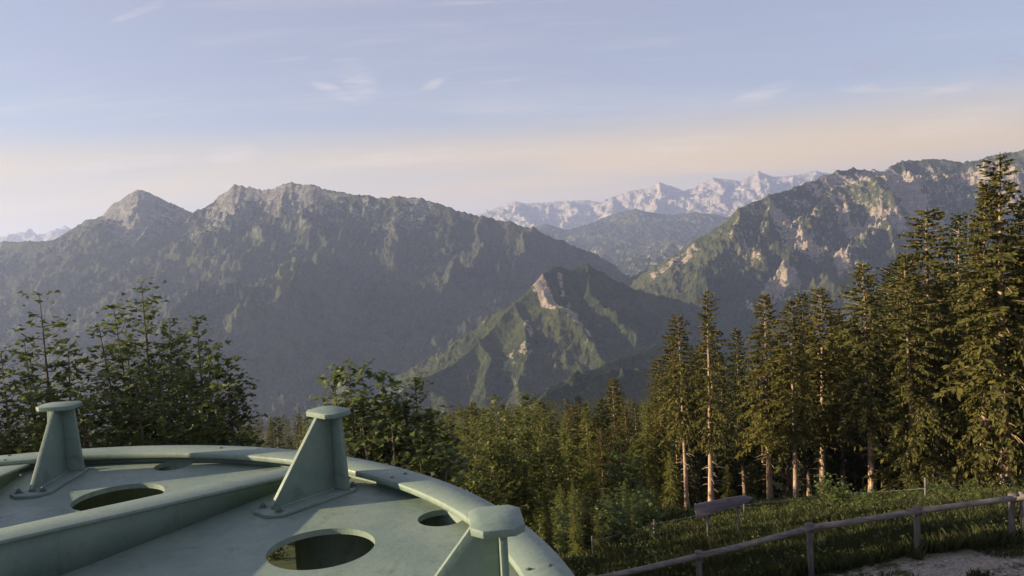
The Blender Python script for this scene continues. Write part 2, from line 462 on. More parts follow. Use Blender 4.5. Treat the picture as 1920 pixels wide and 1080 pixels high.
F1, F2 = (0.026, 0.034, 0.024), (0.078, 0.084, 0.052)
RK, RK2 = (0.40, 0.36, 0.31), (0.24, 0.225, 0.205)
MEAD_LIT = (0.13, 0.15, 0.06)  # meadow colour, on the left massif it paints sunlit spurs
m_left = mat_mountain("left_massif", F1, F2, (0.25, 0.235, 0.215), (0.155, 0.15, 0.14), MEAD_LIT, 13, 5.0)
m_right = mat_mountain("right_massif", (0.030, 0.040, 0.021), (0.074, 0.080, 0.036), (0.48, 0.375, 0.28), RK2, MEAD_LIT, 13, 4.4)
m_cone = mat_mountain("near_hill", (0.024, 0.036, 0.018), (0.058, 0.066, 0.030), (0.47, 0.355, 0.265), RK2, MEAD_LIT, 10, 3.0)
m_far = mat_mountain("far_range", (0.06, 0.07, 0.045), (0.09, 0.10, 0.06), (0.54, 0.47, 0.40), (0.34, 0.31, 0.28), MEAD_LIT, 50, 15)
m_mid = mat_mountain("mid_hills", F1, F2, RK, RK2, (0.16, 0.18, 0.075), 16, 7)

# left massif with its two rocky summits
ridge_left = polyline([(-420, 620, 6400), (-150, 520, 5900), (10, 454, 5500), (95, 452, 5400), (130, 434, 5450), (162, 412, 5480), (192, 407, 5500), (215, 379, 5500),
    (240, 366, 5500), (258, 358, 5480), (278, 361, 5480), (300, 374, 5500), (340, 391, 5550), (376, 406, 5600), (388, 397, 5520), (412, 369, 5350),
    (440, 350, 5300), (468, 355, 5280), (497, 358, 5250), (520, 353, 5220), (548, 346, 5200), (585, 349, 5160), (640, 361, 5100), (680, 368, 5060), (715, 373, 5020),
    (750, 371, 5000), (790, 376, 4980), (820, 383, 4950), (846, 394, 4900), (872, 403, 4880), (905, 406, 4850), (955, 417, 4820), (1000, 432, 4780), (1060, 458, 4700),
    (1110, 474, 4650), (1150, 498, 4600), (1172, 524, 4560), (1195, 565, 4500), (1230, 640, 4400)])
sp_left = polyline([(790, 376, 4980), (740, 440, 4750), (690, 482, 4550), (640, 490, 4400), (575, 508, 4200), (540, 503, 4080), (500, 520, 3950), (440, 540, 3850), (360, 572, 3700), (270, 640, 3450), (150, 720, 3200)]) \
    + polyline([(540, 503, 4080), (512, 545, 3850), (470, 590, 3600), (440, 660, 3350)]) + polyline([(548, 505, 4080), (540, 570, 3800), (560, 640, 3500), (600, 740, 3200)]) \
    + polyline([(258, 358, 5480), (262, 400, 5300), (272, 445, 5100), (225, 498, 4800), (165, 545, 4500), (60, 600, 4200)]) \
    + polyline([(440, 350, 5300), (432, 395, 5150), (418, 450, 4950), (380, 505, 4650), (330, 550, 4350)]) \
    + polyline([(548, 346, 5200), (540, 400, 5000), (590, 450, 4750), (640, 488, 4420)]) \
    + polyline([(100, 452, 5400), (180, 446, 5250), (272, 445, 5100)]) \
    + polyline([(905, 406, 4850), (860, 470, 4500), (830, 560, 4100), (800, 660, 3700)]) + polyline([(1000, 432, 4780), (965, 510, 4400), (920, 600, 4000), (870, 690, 3600)])
def rock_left(X, Y, H, sl, D):
    r = sstep(0.7, 1.35, sl) * sstep(-60, 280, H + 150 * fbm(X / 300, Y / 300, 4, 7)) * 0.42 + sstep(120, 400, H + 150 * fbm(X / 260, Y / 260, 4, 8)) * 0.20
    r += 0.5 * patch(X, Y, [(225, 372, 5460), (262, 400, 5300), (250, 470, 5150)], 160) + 0.35 * patch(X, Y, [(440, 352, 5290), (425, 400, 5140), (430, 440, 5000)], 170)
    r += 0.3 * patch(X, Y, [(500, 360, 5230), (560, 380, 5080)], 150) + 0.3 * patch(X, Y, [(780, 395, 4930), (740, 440, 4740)], 140)
    return r
def lit_spurs_left(X, Y, H, sl, D):  # sunlight on spur flanks and crests, painted as paler vegetation
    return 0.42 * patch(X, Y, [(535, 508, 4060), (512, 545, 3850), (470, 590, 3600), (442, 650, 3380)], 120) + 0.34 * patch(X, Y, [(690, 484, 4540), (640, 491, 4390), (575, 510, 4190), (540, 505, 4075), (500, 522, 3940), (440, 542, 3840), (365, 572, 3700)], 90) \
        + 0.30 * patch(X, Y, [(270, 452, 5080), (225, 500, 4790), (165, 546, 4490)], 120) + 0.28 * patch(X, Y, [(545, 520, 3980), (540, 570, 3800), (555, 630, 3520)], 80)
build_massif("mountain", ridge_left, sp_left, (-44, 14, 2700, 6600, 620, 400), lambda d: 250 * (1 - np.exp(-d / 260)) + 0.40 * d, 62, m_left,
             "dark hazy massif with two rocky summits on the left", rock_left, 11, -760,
             {'main': (430, 900, 0.72, 1, (-1, 1), -760), 'extra': (420, 420, 0.66, 1, (-1, 1), -760)}, lit_spurs_left)

# right massif
ridge_right = polyline([(1165, 560, 4250), (1200, 520, 4230), (1228, 500, 4200), (1262, 483, 4200), (1300, 456, 4200), (1345, 431, 4200), (1374, 413, 4200), (1386, 396, 4220),
    (1408, 384, 4250), (1442, 372, 4300), (1490, 353, 4400), (1545, 331, 4520), (1570, 322, 4580), (1600, 320, 4620), (1636, 322, 4700), (1654, 326, 4760), (1672, 315, 4820), (1692, 305, 4880), (1730, 301, 4900),
    (1772, 303, 4900), (1812, 306, 4880), (1832, 303, 4860), (1850, 298, 4840), (1882, 290, 4800), (1925, 282, 4760), (2050, 276, 4700), (2300, 300, 4600), (2600, 320, 4500)])
sp_right = polyline([(1692, 305, 4880), (1706, 350, 4640), (1722, 395, 4420), (1750, 440, 4200), (1790, 500, 3900)]) \
    + polyline([(1600, 320, 4620), (1560, 372, 4380), (1530, 412, 4180), (1470, 450, 3980), (1420, 510, 3750), (1350, 570, 3480)]) \
    + polyline([(1640, 322, 4700), (1650, 390, 4330), (1620, 430, 4100), (1600, 480, 3850), (1540, 550, 3550), (1470, 600, 3300)]) \
    + polyline([(1386, 396, 4220), (1395, 440, 4000), (1370, 490, 3800), (1310, 540, 3550), (1260, 590, 3350)]) \
    + polyline([(1442, 372, 4300), (1460, 420, 4080), (1500, 480, 3800), (1480, 530, 3600)]) \
    + polyline([(1850, 298, 4840), (1862, 370, 4500), (1850, 440, 4200), (1880, 520, 3900)]) \
    + polyline([(1620, 430, 4100), (1680, 470, 3900), (1690, 540, 3600), (1640, 620, 3300)])
def rock_right(X, Y, H, sl, D):
    n = fbm(X / 210, Y / 210, 4, 71)
    r = sstep(0.85, 1.5, sl) * 0.36 * sstep(-420, 60, H + 160 * n) + sstep(160, 460, H + 160 * n) * 0.15
    r += 0.75 * patch(X, Y, [(1660, 340, 4720), (1690, 360, 4560), (1735, 430, 4250)], 150) + 0.6 * patch(X, Y, [(1560, 335, 4500), (1590, 345, 4500), (1605, 350, 4480)], 90)
    r += 0.55 * patch(X, Y, [(1600, 428, 4080), (1640, 405, 4180), (1690, 425, 4100)], 90) + 0.55 * patch(X, Y, [(1490, 455, 3950), (1520, 470, 3880), (1480, 440, 4000)], 90)
    r += 0.75 * patch(X, Y, [(1440, 545, 3580), (1480, 525, 3640), (1420, 560, 3500)], 70) + 0.6 * patch(X, Y, [(1575, 490, 3800), (1580, 510, 3740)], 45)
    r += 0.5 * patch(X, Y, [(1460, 395, 4200), (1490, 410, 4120)], 70) + 0.7 * patch(X, Y, [(1850, 330, 4700), (1900, 380, 4450)], 170)
    r += 0.4 * patch(X, Y, [(1230, 508, 4150), (1300, 470, 4150)], 50)
    r = r * 1.0 + 0.42 * sstep(0.25, 0.8, fbm(X / 150, Y / 150, 4, 77)) * sstep(-300, -50, H)
    return r
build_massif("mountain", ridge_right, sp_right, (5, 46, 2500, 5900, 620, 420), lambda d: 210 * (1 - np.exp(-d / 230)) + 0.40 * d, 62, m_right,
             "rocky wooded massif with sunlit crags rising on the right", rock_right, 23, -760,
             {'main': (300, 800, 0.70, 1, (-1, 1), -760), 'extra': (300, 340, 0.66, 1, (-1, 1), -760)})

# the wooded cone with the pale crag in the middle
ridge_cone = polyline([(640, 800, 2350), (700, 765, 2420), (790, 714, 2520), (850, 686, 2620), (898, 640, 2720), (940, 601, 2800), (965, 576, 2850), (986, 561, 2880), (1004, 542, 2900), (1018, 515, 2930),
    (1036, 502, 2960), (1052, 501, 2970), (1070, 511, 2980), (1084, 504, 3000), (1102, 502, 3010), (1130, 514, 3030), (1152, 529, 3060), (1200, 545, 3120), (1270, 565, 3180), (1360, 590, 3250), (1480, 640, 3300)])
sp_cone = polyline([(1010, 536, 2910), (1030, 565, 2830), (1060, 590, 2750), (1096, 615, 2660), (1130, 660, 2540), (1140, 720, 2400)]) \
    + polyline([(1102, 502, 3010), (1110, 550, 2880), (1150, 600, 2740), (1200, 650, 2600)]) \
    + polyline([(965, 576, 2850), (990, 620, 2720), (1000, 670, 2560), (960, 730, 2420)]) + polyline([(898, 640, 2720), (920, 680, 2600), (900, 740, 2440)])
def rock_cone(X, Y, H, sl, D):
    r = sstep(1.2, 1.9, sl) * 0.22
    r += 0.95 * patch(X, Y, [(1012, 538, 2905), (1022, 552, 2865), (1030, 565, 2830)], 37) + 0.9 * patch(X, Y, [(1030, 565, 2830), (1060, 590, 2750), (1096, 615, 2660)], 36)
    r += 0.5 * patch(X, Y, [(985, 600, 2780), (995, 635, 2690)], 18) + 0.22 * patch(X, Y, [(925, 660, 2650), (985, 665, 2590)], 40)
    r += 0.5 * patch(X, Y, [(1050, 515, 2940), (1054, 540, 2880)], 16)
    return r
build_massif("hill", ridge_cone, sp_cone, (-18, 24, 2050, 3700, 560, 300), lambda d: 120 * (1 - np.exp(-d / 130)) + 0.52 * d, 30, m_cone,
             "wooded conical hill with a pale rock crag below its top", rock_cone, 37, -760,
             {'main': (170, 380, 0.72, 1, (-1, 1), -760), 'extra': (150, 160, 0.7, 1, (-1, 1), -760)})

# low wooded ridges in front of it
ridge_low = polyline([(900, 800, 1650), (1000, 748, 1750), (1050, 722, 1800), (1100, 700, 1880), (1160, 676, 1960), (1230, 650, 2050), (1300, 668, 2100), (1400, 700, 2150), (1600, 740, 2200), (1800, 760, 2250)])
ex_low = polyline([(1000, 760, 1500), (1040, 738, 1560), (1090, 714, 1620), (1150, 700, 1680), (1240, 694, 1720), (1400, 740, 1760)])
build_massif("hill", ridge_low, ex_low, (-6, 34, 1250, 2600, 420, 180), lambda d: 60 * (1 - np.exp(-d / 80)) + 0.42 * d, 16, m_cone,
             "low wooded ridge just behind the forest edge", lambda X, Y, H, sl, D: sstep(1.2, 1.8, sl) * 0.3, 41, -760,
             {'main': (160, 260, 0.6, 1, (-1, 1), -760)})

# rolling hills at the head of the valley
ridge_mid = polyline([(900, 450, 11070), (985, 430, 10800), (1024, 420, 10660), (1050, 430, 10660), (1068, 436, 10660), (1110, 432, 10660), (1128, 410, 10660), (1160, 398, 10660), (1190, 392, 10660), (1222, 400, 10660),
    (1260, 403, 10600), (1300, 399, 10530), (1340, 402, 10460), (1378, 412, 10400), (1500, 420, 10400), (1700, 430, 10400)])
ex_mid = polyline([(1010, 455, 9450), (1060, 452, 9320), (1100, 466, 9040), (1180, 464, 8780), (1250, 450, 8640), (1330, 440, 8500), (1450, 450, 8370)]) \
    + polyline([(1120, 500, 7970), (1165, 492, 7760), (1210, 482, 7560), (1270, 462, 7430), (1340, 450, 7290)]) + polyline([(1150, 530, 7160), (1200, 514, 7020), (1250, 500, 6880), (1330, 480, 6750)])
def mead_mid(X, Y, H, sl, D):
    return 0.55 * patch(X, Y, [(1180, 410, 10260), (1240, 410, 10260), (1320, 408, 10260)], 260) + 0.6 * patch(X, Y, [(1040, 446, 9920), (1140, 458, 9720)], 160) \
        + 0.5 * patch(X, Y, [(1030, 448, 9860), (1060, 450, 9720)], 120)
build_massif("hill", ridge_mid, ex_mid, (-4, 28, 6300, 12200, 420, 260), lambda d: 110 * (1 - np.exp(-d / 380)) + 0.22 * d, 36, m_mid,
             "rolling wooded hills at the head of the valley", lambda X, Y, H, sl, D: sstep(0.7, 1.2, sl) * 0.5, 53, -600,
             {'main': (600, 900, 0.35, 1, (-1, 1), -600), 'extra': (500, 500, 0.3, 1, (-1, 1), -600)}, mead_mid)

# pale limestone range on the horizon
ridge_far = polyline([(700, 440, 16100), (840, 415, 16100), (892, 404, 16100), (936, 388, 16100), (966, 378, 16100), (986, 382, 16100), (1022, 380, 16100), (1062, 377, 16100), (1102, 376, 16100), (1138, 381, 16100), (1152, 369, 15820),
    (1178, 358, 15680), (1214, 352, 15680), (1236, 342, 15680), (1256, 347, 15680), (1281, 358, 15680), (1302, 351, 15680), (1320, 340, 15540), (1336, 334, 15400), (1362, 336, 15400), (1388, 341, 15400), (1404, 331, 15400), (1422, 322, 15400),
    (1448, 333, 15400), (1488, 330, 15400), (1512, 325, 15400), (1530, 321, 15400), (1548, 326, 15400), (1620, 335, 15400), (1760, 345, 15400), (2000, 360, 15400)])
ex_far = polyline([(1336, 334, 15400), (1352, 365, 14840), (1380, 400, 14140)]) + polyline([(1236, 342, 15680), (1246, 370, 14980), (1220, 395, 14280)]) \
    + polyline([(1422, 322, 15400), (1432, 355, 14840), (1420, 390, 14140)]) + polyline([(966, 378, 16100), (960, 405, 15400), (1000, 425, 14560)]) \
    + polyline([(1152, 369, 15820), (1140, 392, 15260), (1150, 420, 14420)]) + polyline([(1062, 377, 16100), (1075, 405, 15400), (1050, 425, 14700)]) \
    + polyline([(1530, 321, 15400), (1520, 350, 14840), (1480, 380, 14280)])
def rock_far(X, Y, H, sl, D):
    return 0.28 + sstep(-150, 250, H + 160 * fbm(X / 500, Y / 500, 3, 3)) * 0.40 + sstep(0.5, 1.1, sl) * 0.35
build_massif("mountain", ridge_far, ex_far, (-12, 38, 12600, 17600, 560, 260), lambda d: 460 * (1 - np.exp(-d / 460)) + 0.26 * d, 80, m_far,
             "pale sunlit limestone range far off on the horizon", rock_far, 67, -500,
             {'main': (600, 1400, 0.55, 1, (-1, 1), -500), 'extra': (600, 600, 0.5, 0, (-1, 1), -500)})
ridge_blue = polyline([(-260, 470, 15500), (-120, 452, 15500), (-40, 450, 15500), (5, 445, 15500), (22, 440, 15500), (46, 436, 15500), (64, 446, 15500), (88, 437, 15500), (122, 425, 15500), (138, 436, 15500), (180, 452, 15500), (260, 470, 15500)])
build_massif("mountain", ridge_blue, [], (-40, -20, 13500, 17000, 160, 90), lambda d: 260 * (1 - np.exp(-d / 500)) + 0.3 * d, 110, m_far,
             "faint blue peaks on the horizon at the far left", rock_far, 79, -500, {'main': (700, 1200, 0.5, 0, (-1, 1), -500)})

# ------------------------------------------------------------------ near ground
def ground_z(x, y):
    x = np.asarray(x, float); y = np.asarray(y, float)
    yy = np.maximum(y, -40)
    w = 1.0 - 0.62 * sstep(20, 62, yy)
    lx = (x - 6.5); L = 0.12 * np.where(lx > 0, 9 * np.tanh(lx / 9), 15 * np.tanh(lx / 15))
    z = -8.45 + L * w
    z = z - 0.06 * np.clip(yy - 10, 0, 10) * 1.0
    z = z - 0.315 * np.clip(yy - 20, 0, 40) - 0.37 * np.clip(yy - 60, 0, 50) - 0.205 * np.clip(yy - 110, 0, 240)
    z = z - 0.45 * np.clip(yy - 350, 0, 260) - 0.9 * np.clip(yy - 610, 0, 520)
    r = np.hypot(x, np.maximum(y, 0))
    z = z + 0.10 * np.clip(-y - 5, 0, 400)
    bump = 0.10 * fbm(x / 3.1, y / 3.1, 3, 5) * sstep(8, 18, r) + 1.4 * fbm(x / 55, y / 55, 3, 6) * sstep(45, 130, r) + 22 * fbm(x / 420, y / 420, 3, 9) * sstep(420, 1000, r)
    return np.maximum(z + bump, -770 + 12 * fbm(x / 900, y / 900, 3, 12))
gx = np.sign(np.linspace(-1, 1, 261)) * (np.abs(np.linspace(-1, 1, 261)) ** 3.2) * 24000 + np.linspace(-1, 1, 261) * 140
gy = np.concatenate([np.linspace(-24000, -300, 12)[:-1], np.linspace(-300, 8, 30)[:-1], np.linspace(8, 64, 150)[:-1], np.linspace(64, 700, 120)[:-1], np.geomspace(700, 26000, 40)])
GX, GY = np.meshgrid(gx, gy)
GZ = ground_z(GX, GY)
def mat_ground():
    m = Mat("meadow_ground", 0.95, 0.1); p = m.pos()
    n1 = m.noise(p, 0.35, 6, 0.6); n2 = m.noise(p, 2.6, 6, 0.7); n3 = m.noise(p, 14, 4, 0.7)
    g = m.mix(m.rng(n1, 0.35, 0.65), (0.030, 0.042, 0.016), (0.060, 0.072, 0.026))
    g = m.mix(m.math('MULTIPLY', m.rng(n2, 0.45, 0.7), 0.5), g, (0.085, 0.075, 0.040))
    stone = m.mix(m.rng(n3, 0.3, 0.7), (0.15, 0.135, 0.112), (0.34, 0.31, 0.265))
    sx = m.n.new("ShaderNodeSeparateXYZ"); m.l.new(p, sx.inputs[0])
    band = m.math('MULTIPLY', m.rng(sx.outputs['Y'], 20.3, 19.5), m.rng(sx.outputs['X'], 3.0, 5.5))
    f = m.rng(m.math('ADD', m.math('MULTIPLY', n2, 0.75), m.math('MULTIPLY', n1, 0.35)), 0.44, 0.57)
    m.color(m.mix(m.math('MULTIPLY', band, f), g, stone))
    b = m.bump(n2, 0.6, 0.08); m.bump(n3, 0.7, 0.03, b); return m.m
m_ground = mat_ground()
tag(np_mesh("ground", np.stack([GX, GY, GZ], -1).reshape(-1, 3), grid_faces(len(gy), len(gx)), m_ground, None, None, True),
    "alpine slope falling away to the valley", None, None, 'structure')

# ------------------------------------------------------------------ haze
hz = MB(); hz.box((-27000, -25500, -820), (27000, 28500, 1000))
haze = hz.build("haze"); tag(haze, "bluish morning haze filling the valley", None, None, 'stuff')
hm = bpy.data.materials.new("haze"); hm.use_nodes = True
hn, hl = hm.node_tree.nodes, hm.node_tree.links; hn.clear()
ho = hn.new("ShaderNodeOutputMaterial"); hv = hn.new("ShaderNodeVolumePrincipled")
hv.inputs['Color'].default_value = (0.53, 0.65, 1.0, 1); hv.inputs['Density'].default_value = 0.000059; hv.inputs['Anisotropy'].default_value = 0.25
hl.new(hv.outputs[0], ho.inputs['Volume'])
haze.data.materials.append(hm)

# ------------------------------------------------------------------ placing things on the ground
def ground_hit(px, py, y0=8.0, y1=400.0):
    """where the line of sight through a photo pixel meets the ground"""
    v = ray(px, py); Y = np.linspace(y0, y1, 6000)
    d = v.z / v.y * Y - ground_z(v.x / v.y * Y, Y)
    k = np.argmax(d < 0)
    y = float(Y[k]); return Vector((v.x / v.y * y, y, float(ground_z(v.x / v.y * y, y))))
def stand(px, py, Y):
    """foot on the ground at depth Y under photo column px (py picks the column on a tilted picture)"""
    p = at(px, py, Y); return Vector((p.x, Y, float(ground_z(p.x, Y))))
def foot_top(px, py, Y):
    """a tree whose tip shows at px, py and stands at depth Y: foot and height"""
    p = at(px, py, Y); g = float(ground_z(p.x, Y)); return Vector((p.x, Y, g)), p.z - g

# ------------------------------------------------------------------ the green steel wheel below the camera
S = 1.2
WCX, WCY, NT = -2.0774, 1.8144, (0.0083, -0.0072)
nv = Vector((NT[0], NT[1], 1)).normalized(); ux = Vector((1, 0, -NT[0])).normalized(); uy = nv.cross(ux)
worg = (nv * -1 + ux * WCX + uy * WCY) * S
wheel = empty("steel_wheel")
WM = Matrix.Identity(4)
for i in range(3):
    WM[i][0] = ux[i]; WM[i][1] = uy[i]; WM[i][2] = nv[i]; WM[i][3] = worg[i]
wheel.matrix_world = WM
tag(wheel, "big green painted steel wheel with bolted brackets, holes and a flat rim", "steel wheel")
P_GREEN = mat_paint(); P_BOLT = mat_bolt()
def zh(h): return (1 - h) * S
def wheel_polar(px, py, h):
    R_ = ray(px, py); W = R_ * (-h / R_.dot(nv)) + nv * h
    a, b = W.dot(ux) - WCX, W.dot(uy) - WCY
    return math.hypot(a, b), math.atan2(b, a)
def lathe(name, prof, n=160, parent=None, mat=None):
    """closed ring: profile of (r, z) turned about the axis"""
    th = np.arange(n) * 2 * math.pi / n; k = len(prof); pr = np.asarray(prof, float)
    v = np.stack([pr[None, :, 0] * np.cos(th)[:, None], pr[None, :, 0] * np.sin(th)[:, None], np.broadcast_to(pr[None, :, 1], (n, k))], -1).reshape(-1, 3)
    f = [(i * k + j, ((i + 1) % n) * k + j, ((i + 1) % n) * k + (j + 1) % k, i * k + (j + 1) % k) for i in range(n) for j in range(k)]
    o = np_mesh(name, v, np.array(f), mat, parent); return o
RI, RO = 2.1255 * S, 2.266 * S
e_ = 0.004
lathe("rim_flange", [(RI, -e_), (RI + e_, 0), (RO - e_, 0), (RO, -e_), (RO, -0.026 * S + e_), (RO - e_, -0.026 * S), (RI + e_, -0.026 * S), (RI, -0.026 * S + e_)], 200, wheel, P_GREEN)
lathe("rim_web", [(2.185 * S, -0.0265 * S), (2.205 * S, -0.0265 * S), (2.205 * S, -0.36 * S), (2.185 * S, -0.36 * S)], 200, wheel, P_GREEN)
lathe("lower_flange", [(2.10 * S, -0.3605 * S), (2.26 * S, -0.3605 * S), (2.26 * S, -0.395 * S), (2.10 * S, -0.395 * S)], 200, wheel, P_GREEN)
# web plate with round holes
cu = bpy.data.curves.new("disc", 'CURVE'); cu.dimensions = '2D'; cu.fill_mode = 'BOTH'; cu.extrude = 0.011 * S; cu.bevel_depth = 0.0
def circle(cx, cy, r, n, rev=False):
    sp_ = cu.splines.new('POLY'); sp_.points.add(n - 1); sp_.use_cyclic_u = True
    for i in range(n):
        a = 2 * math.pi * i / n * (-1 if rev else 1); sp_.points[i].co = (cx + r * math.cos(a), cy + r * math.sin(a), 0, 1)
circle(0, 0, 2.255 * S, 200)
circle(0, 0, 0.30 * S, 48, True)
HOLES = [77.65, 33.93, 121.0, -9.8, 165, 209, 253, 297]
for a in HOLES: circle(1.6644 * S * math.cos(math.radians(a)), 1.6644 * S * math.sin(math.radians(a)), 0.1823 * S, 72, True)
SMALL = [79.0, 33.3, 121.0, -9.8]
for a in SMALL: circle(2.122 * S * math.cos(math.radians(a)), 2.122 * S * math.sin(math.radians(a)), 0.088 * S, 40, True)
tmp = bpy.data.objects.new("disc_curve", cu); C.objects.link(tmp)
bpy.context.view_layer.update()
dme = bpy.data.meshes.new_from_object(tmp.evaluated_get(bpy.context.evaluated_depsgraph_get()))
bpy.data.objects.remove(tmp)
dme.name = "disc"; dme.materials.clear(); dme.materials.append(P_GREEN)
for p in dme.polygons: p.use_smooth = False
disc = bpy.data.objects.new("disc", dme); C.objects.link(disc); disc.parent = wheel
disc.location = (0, 0, zh(1.0604) - 0.011 * S)
ZD = zh(1.0604)
def rot_part(o, deg):
    o.rotation_euler = (0, 0, math.radians(deg)); return o
# radial beams: flat top flange over a web, rising towards the hub
def beam_mesh(parent, deg):
    r0, r1 = 0.42, 2.12; z1, z0 = zh(1.002), zh(1.002 - 0.112 * (1.95 - r0))
    z1 = zh(1.002 + 0.112 * (r1 - 1.95)) - 0.0
    hw, th = 0.073 * S, 0.011 * S
    m = MB()
    m.prism([(r0 * S, -hw, z0), (r1 * S, -hw, z1), (r1 * S, -hw, z1 - th), (r0 * S, -hw, z0 - th)], (0, 2 * hw, 0))
    o = m.build("beam", P_GREEN, parent, bevel=0.0015); rot_part(o, deg)
    w = MB()
    yo = -0.046 * S
    w.prism([(r0 * S, yo, z0 - th - 0.001), (2.06 * S, yo, z1 + 0.0067 * S - th - 0.001), (2.06 * S, yo, ZD + 0.001), (r0 * S, yo, ZD + 0.001)], (0, 0.022 * S, 0))
    w.build("beam_web", P_GREEN, o)
    return o
for deg in (58.0, 100.0): beam_mesh(wheel, deg)
# hexagon bolts
def bolt_bm(r, h):
    m = MB()
    a = np.arange(12) * math.pi / 6
    m.prism(np.stack([1.55 * r * np.cos(a), 1.55 * r * np.sin(a), 0 * a], 1), (0, 0, h * 0.22))
    a = np.arange(6) * math.pi / 3 + 0.2
    m.prism(np.stack([r * np.cos(a), r * np.sin(a), 0 * a + h * 0.222], 1), (0, 0, h * 0.62))
    a = np.arange(8) * math.pi / 4
    m.prism(np.stack([0.55 * r * np.cos(a), 0.55 * r * np.sin(a), 0 * a + h * 0.843], 1), (0, 0, h * 0.4))
    return m
bolt_proto = None
def bolt(parent, loc, rz=0.0):
    global bolt_proto
    if bolt_proto is None:
        bolt_proto = o = bolt_bm(0.0110 * S, 0.016 * S).build("bolt", P_BOLT, parent)
    else:
        o = bpy.data.objects.new("bolt", bolt_proto.data); C.objects.link(o); o.parent = parent
    o.location = loc; o.rotation_euler = (0, 0, rz); return o
def octagon(x0, x1, hw, c, z):
    return [(x0 + c, -hw, z), (x1 - c, -hw, z), (x1, -hw + c, z), (x1, hw - c, z), (x1 - c, hw, z), (x0 + c, hw, z), (x0, hw - c, z), (x0, -hw + c, z)]
def bracket(deg, ztop):
    zt = zh(ztop); bt = 0.013 * S; zb = ZD + bt
    m = MB(); xo = 2.022 * S; t = 0.018 * S
    m.prism([(xo, -0.082 * S, zb + 0.001), (xo, 0.082 * S, zb + 0.001), (xo, 0.060 * S, zt - 0.0195 * S), (xo, -0.060 * S, zt - 0.0195 * S)], (t, 0, 0))
    b = m.build("bracket", P_GREEN, wheel, bevel=0.0012); rot_part(b, deg)
    g = MB(); g.prism([(1.722 * S, -0.009 * S, zb + 0.001), (xo - 0.001, -0.009 * S, zb + 0.001), (xo - 0.001, -0.009 * S, zt - 0.0195 * S), (1.952 * S, -0.009 * S, zt - 0.0195 * S), (1.716 * S, -0.009 * S, zb + 0.012 * S)], (0, 0.018 * S, 0))
    g.build("gusset", P_GREEN, b, bevel=0.0012)
    for sd in (-1, 1):
        w = MB(); n_ = 26; xs = np.linspace(1.725 * S, xo - 0.004, n_)
        w.tube(np.stack([xs, np.full(n_, sd * 0.0115 * S), np.full(n_, zb + 0.002)], 1), 0.0052 * S * (1 + 0.25 * np.sin(np.arange(n_) * 2.4)), 6, True); w.build("weld_bead", P_GREEN, b, smooth=True)
    p = MB(); p.prism(octagon(1.664 * S, 2.108 * S, 0.088 * S, 0.045 * S, ZD + 0.0015), (0, 0, bt - 0.0015)); p.build("base_plate", P_GREEN, b, bevel=0.0012)
    q = MB(); q.prism(octagon(1.952 * S, 2.085 * S, 0.089 * S, 0.028 * S, zt - 0.019 * S), (0, 0, 0.019 * S)); q.build("top_plate", P_GREEN, b, bevel=0.0015)
    for r_, y_ in ((1.715, 0.052), (1.715, -0.052), (2.076, 0.055), (2.076, -0.055)):
        bolt(b, (r_ * S, y_ * S, zb), random.Random(int(r_ * 1e4 + y_ * 1e3 + deg)).uniform(0, 1))
    return b
for deg, zt in ((92.3, 0.722), (50.2, 0.716), (5.6, 0.722)): bracket(deg, zt)
for px, py in ((987, 1068), (1030, 1060), (735, 895), (760, 888), (414, 840), (17, 854), (9, 863)):
    r_, a_ = wheel_polar(px, py, 1.0)
    r_ = min(max(r_, 2.15), 2.245)
    o = bolt(wheel, (r_ * S * math.cos(a_), r_ * S * math.sin(a_), 0), a_); o.scale = (0.6, 0.6, 0.22)
# legs carrying the wheel
for deg in (47, 137, 227, 317):
    m = MB(); a = math.radians(deg)
    c, s_ = math.cos(a), math.sin(a)
    gz = float(ground_z(worg.x + 1.9 * S * c, worg.y + 1.9 * S * s_)) - worg.z - 0.3
    n = 10; th = np.arange(n) * 2 * math.pi / n
    pts = [(1.98 * S * c, 1.98 * S * s_, ZD - 0.03), (1.92 * S * c, 1.92 * S * s_, ZD - 1.2), (1.9 * S * c, 1.9 * S * s_, gz)]
    m.tube(pts, [0.20 * S, 0.15 * S, 0.15 * S], 14); m.build("support_leg", P_GREEN, wheel, smooth=False)

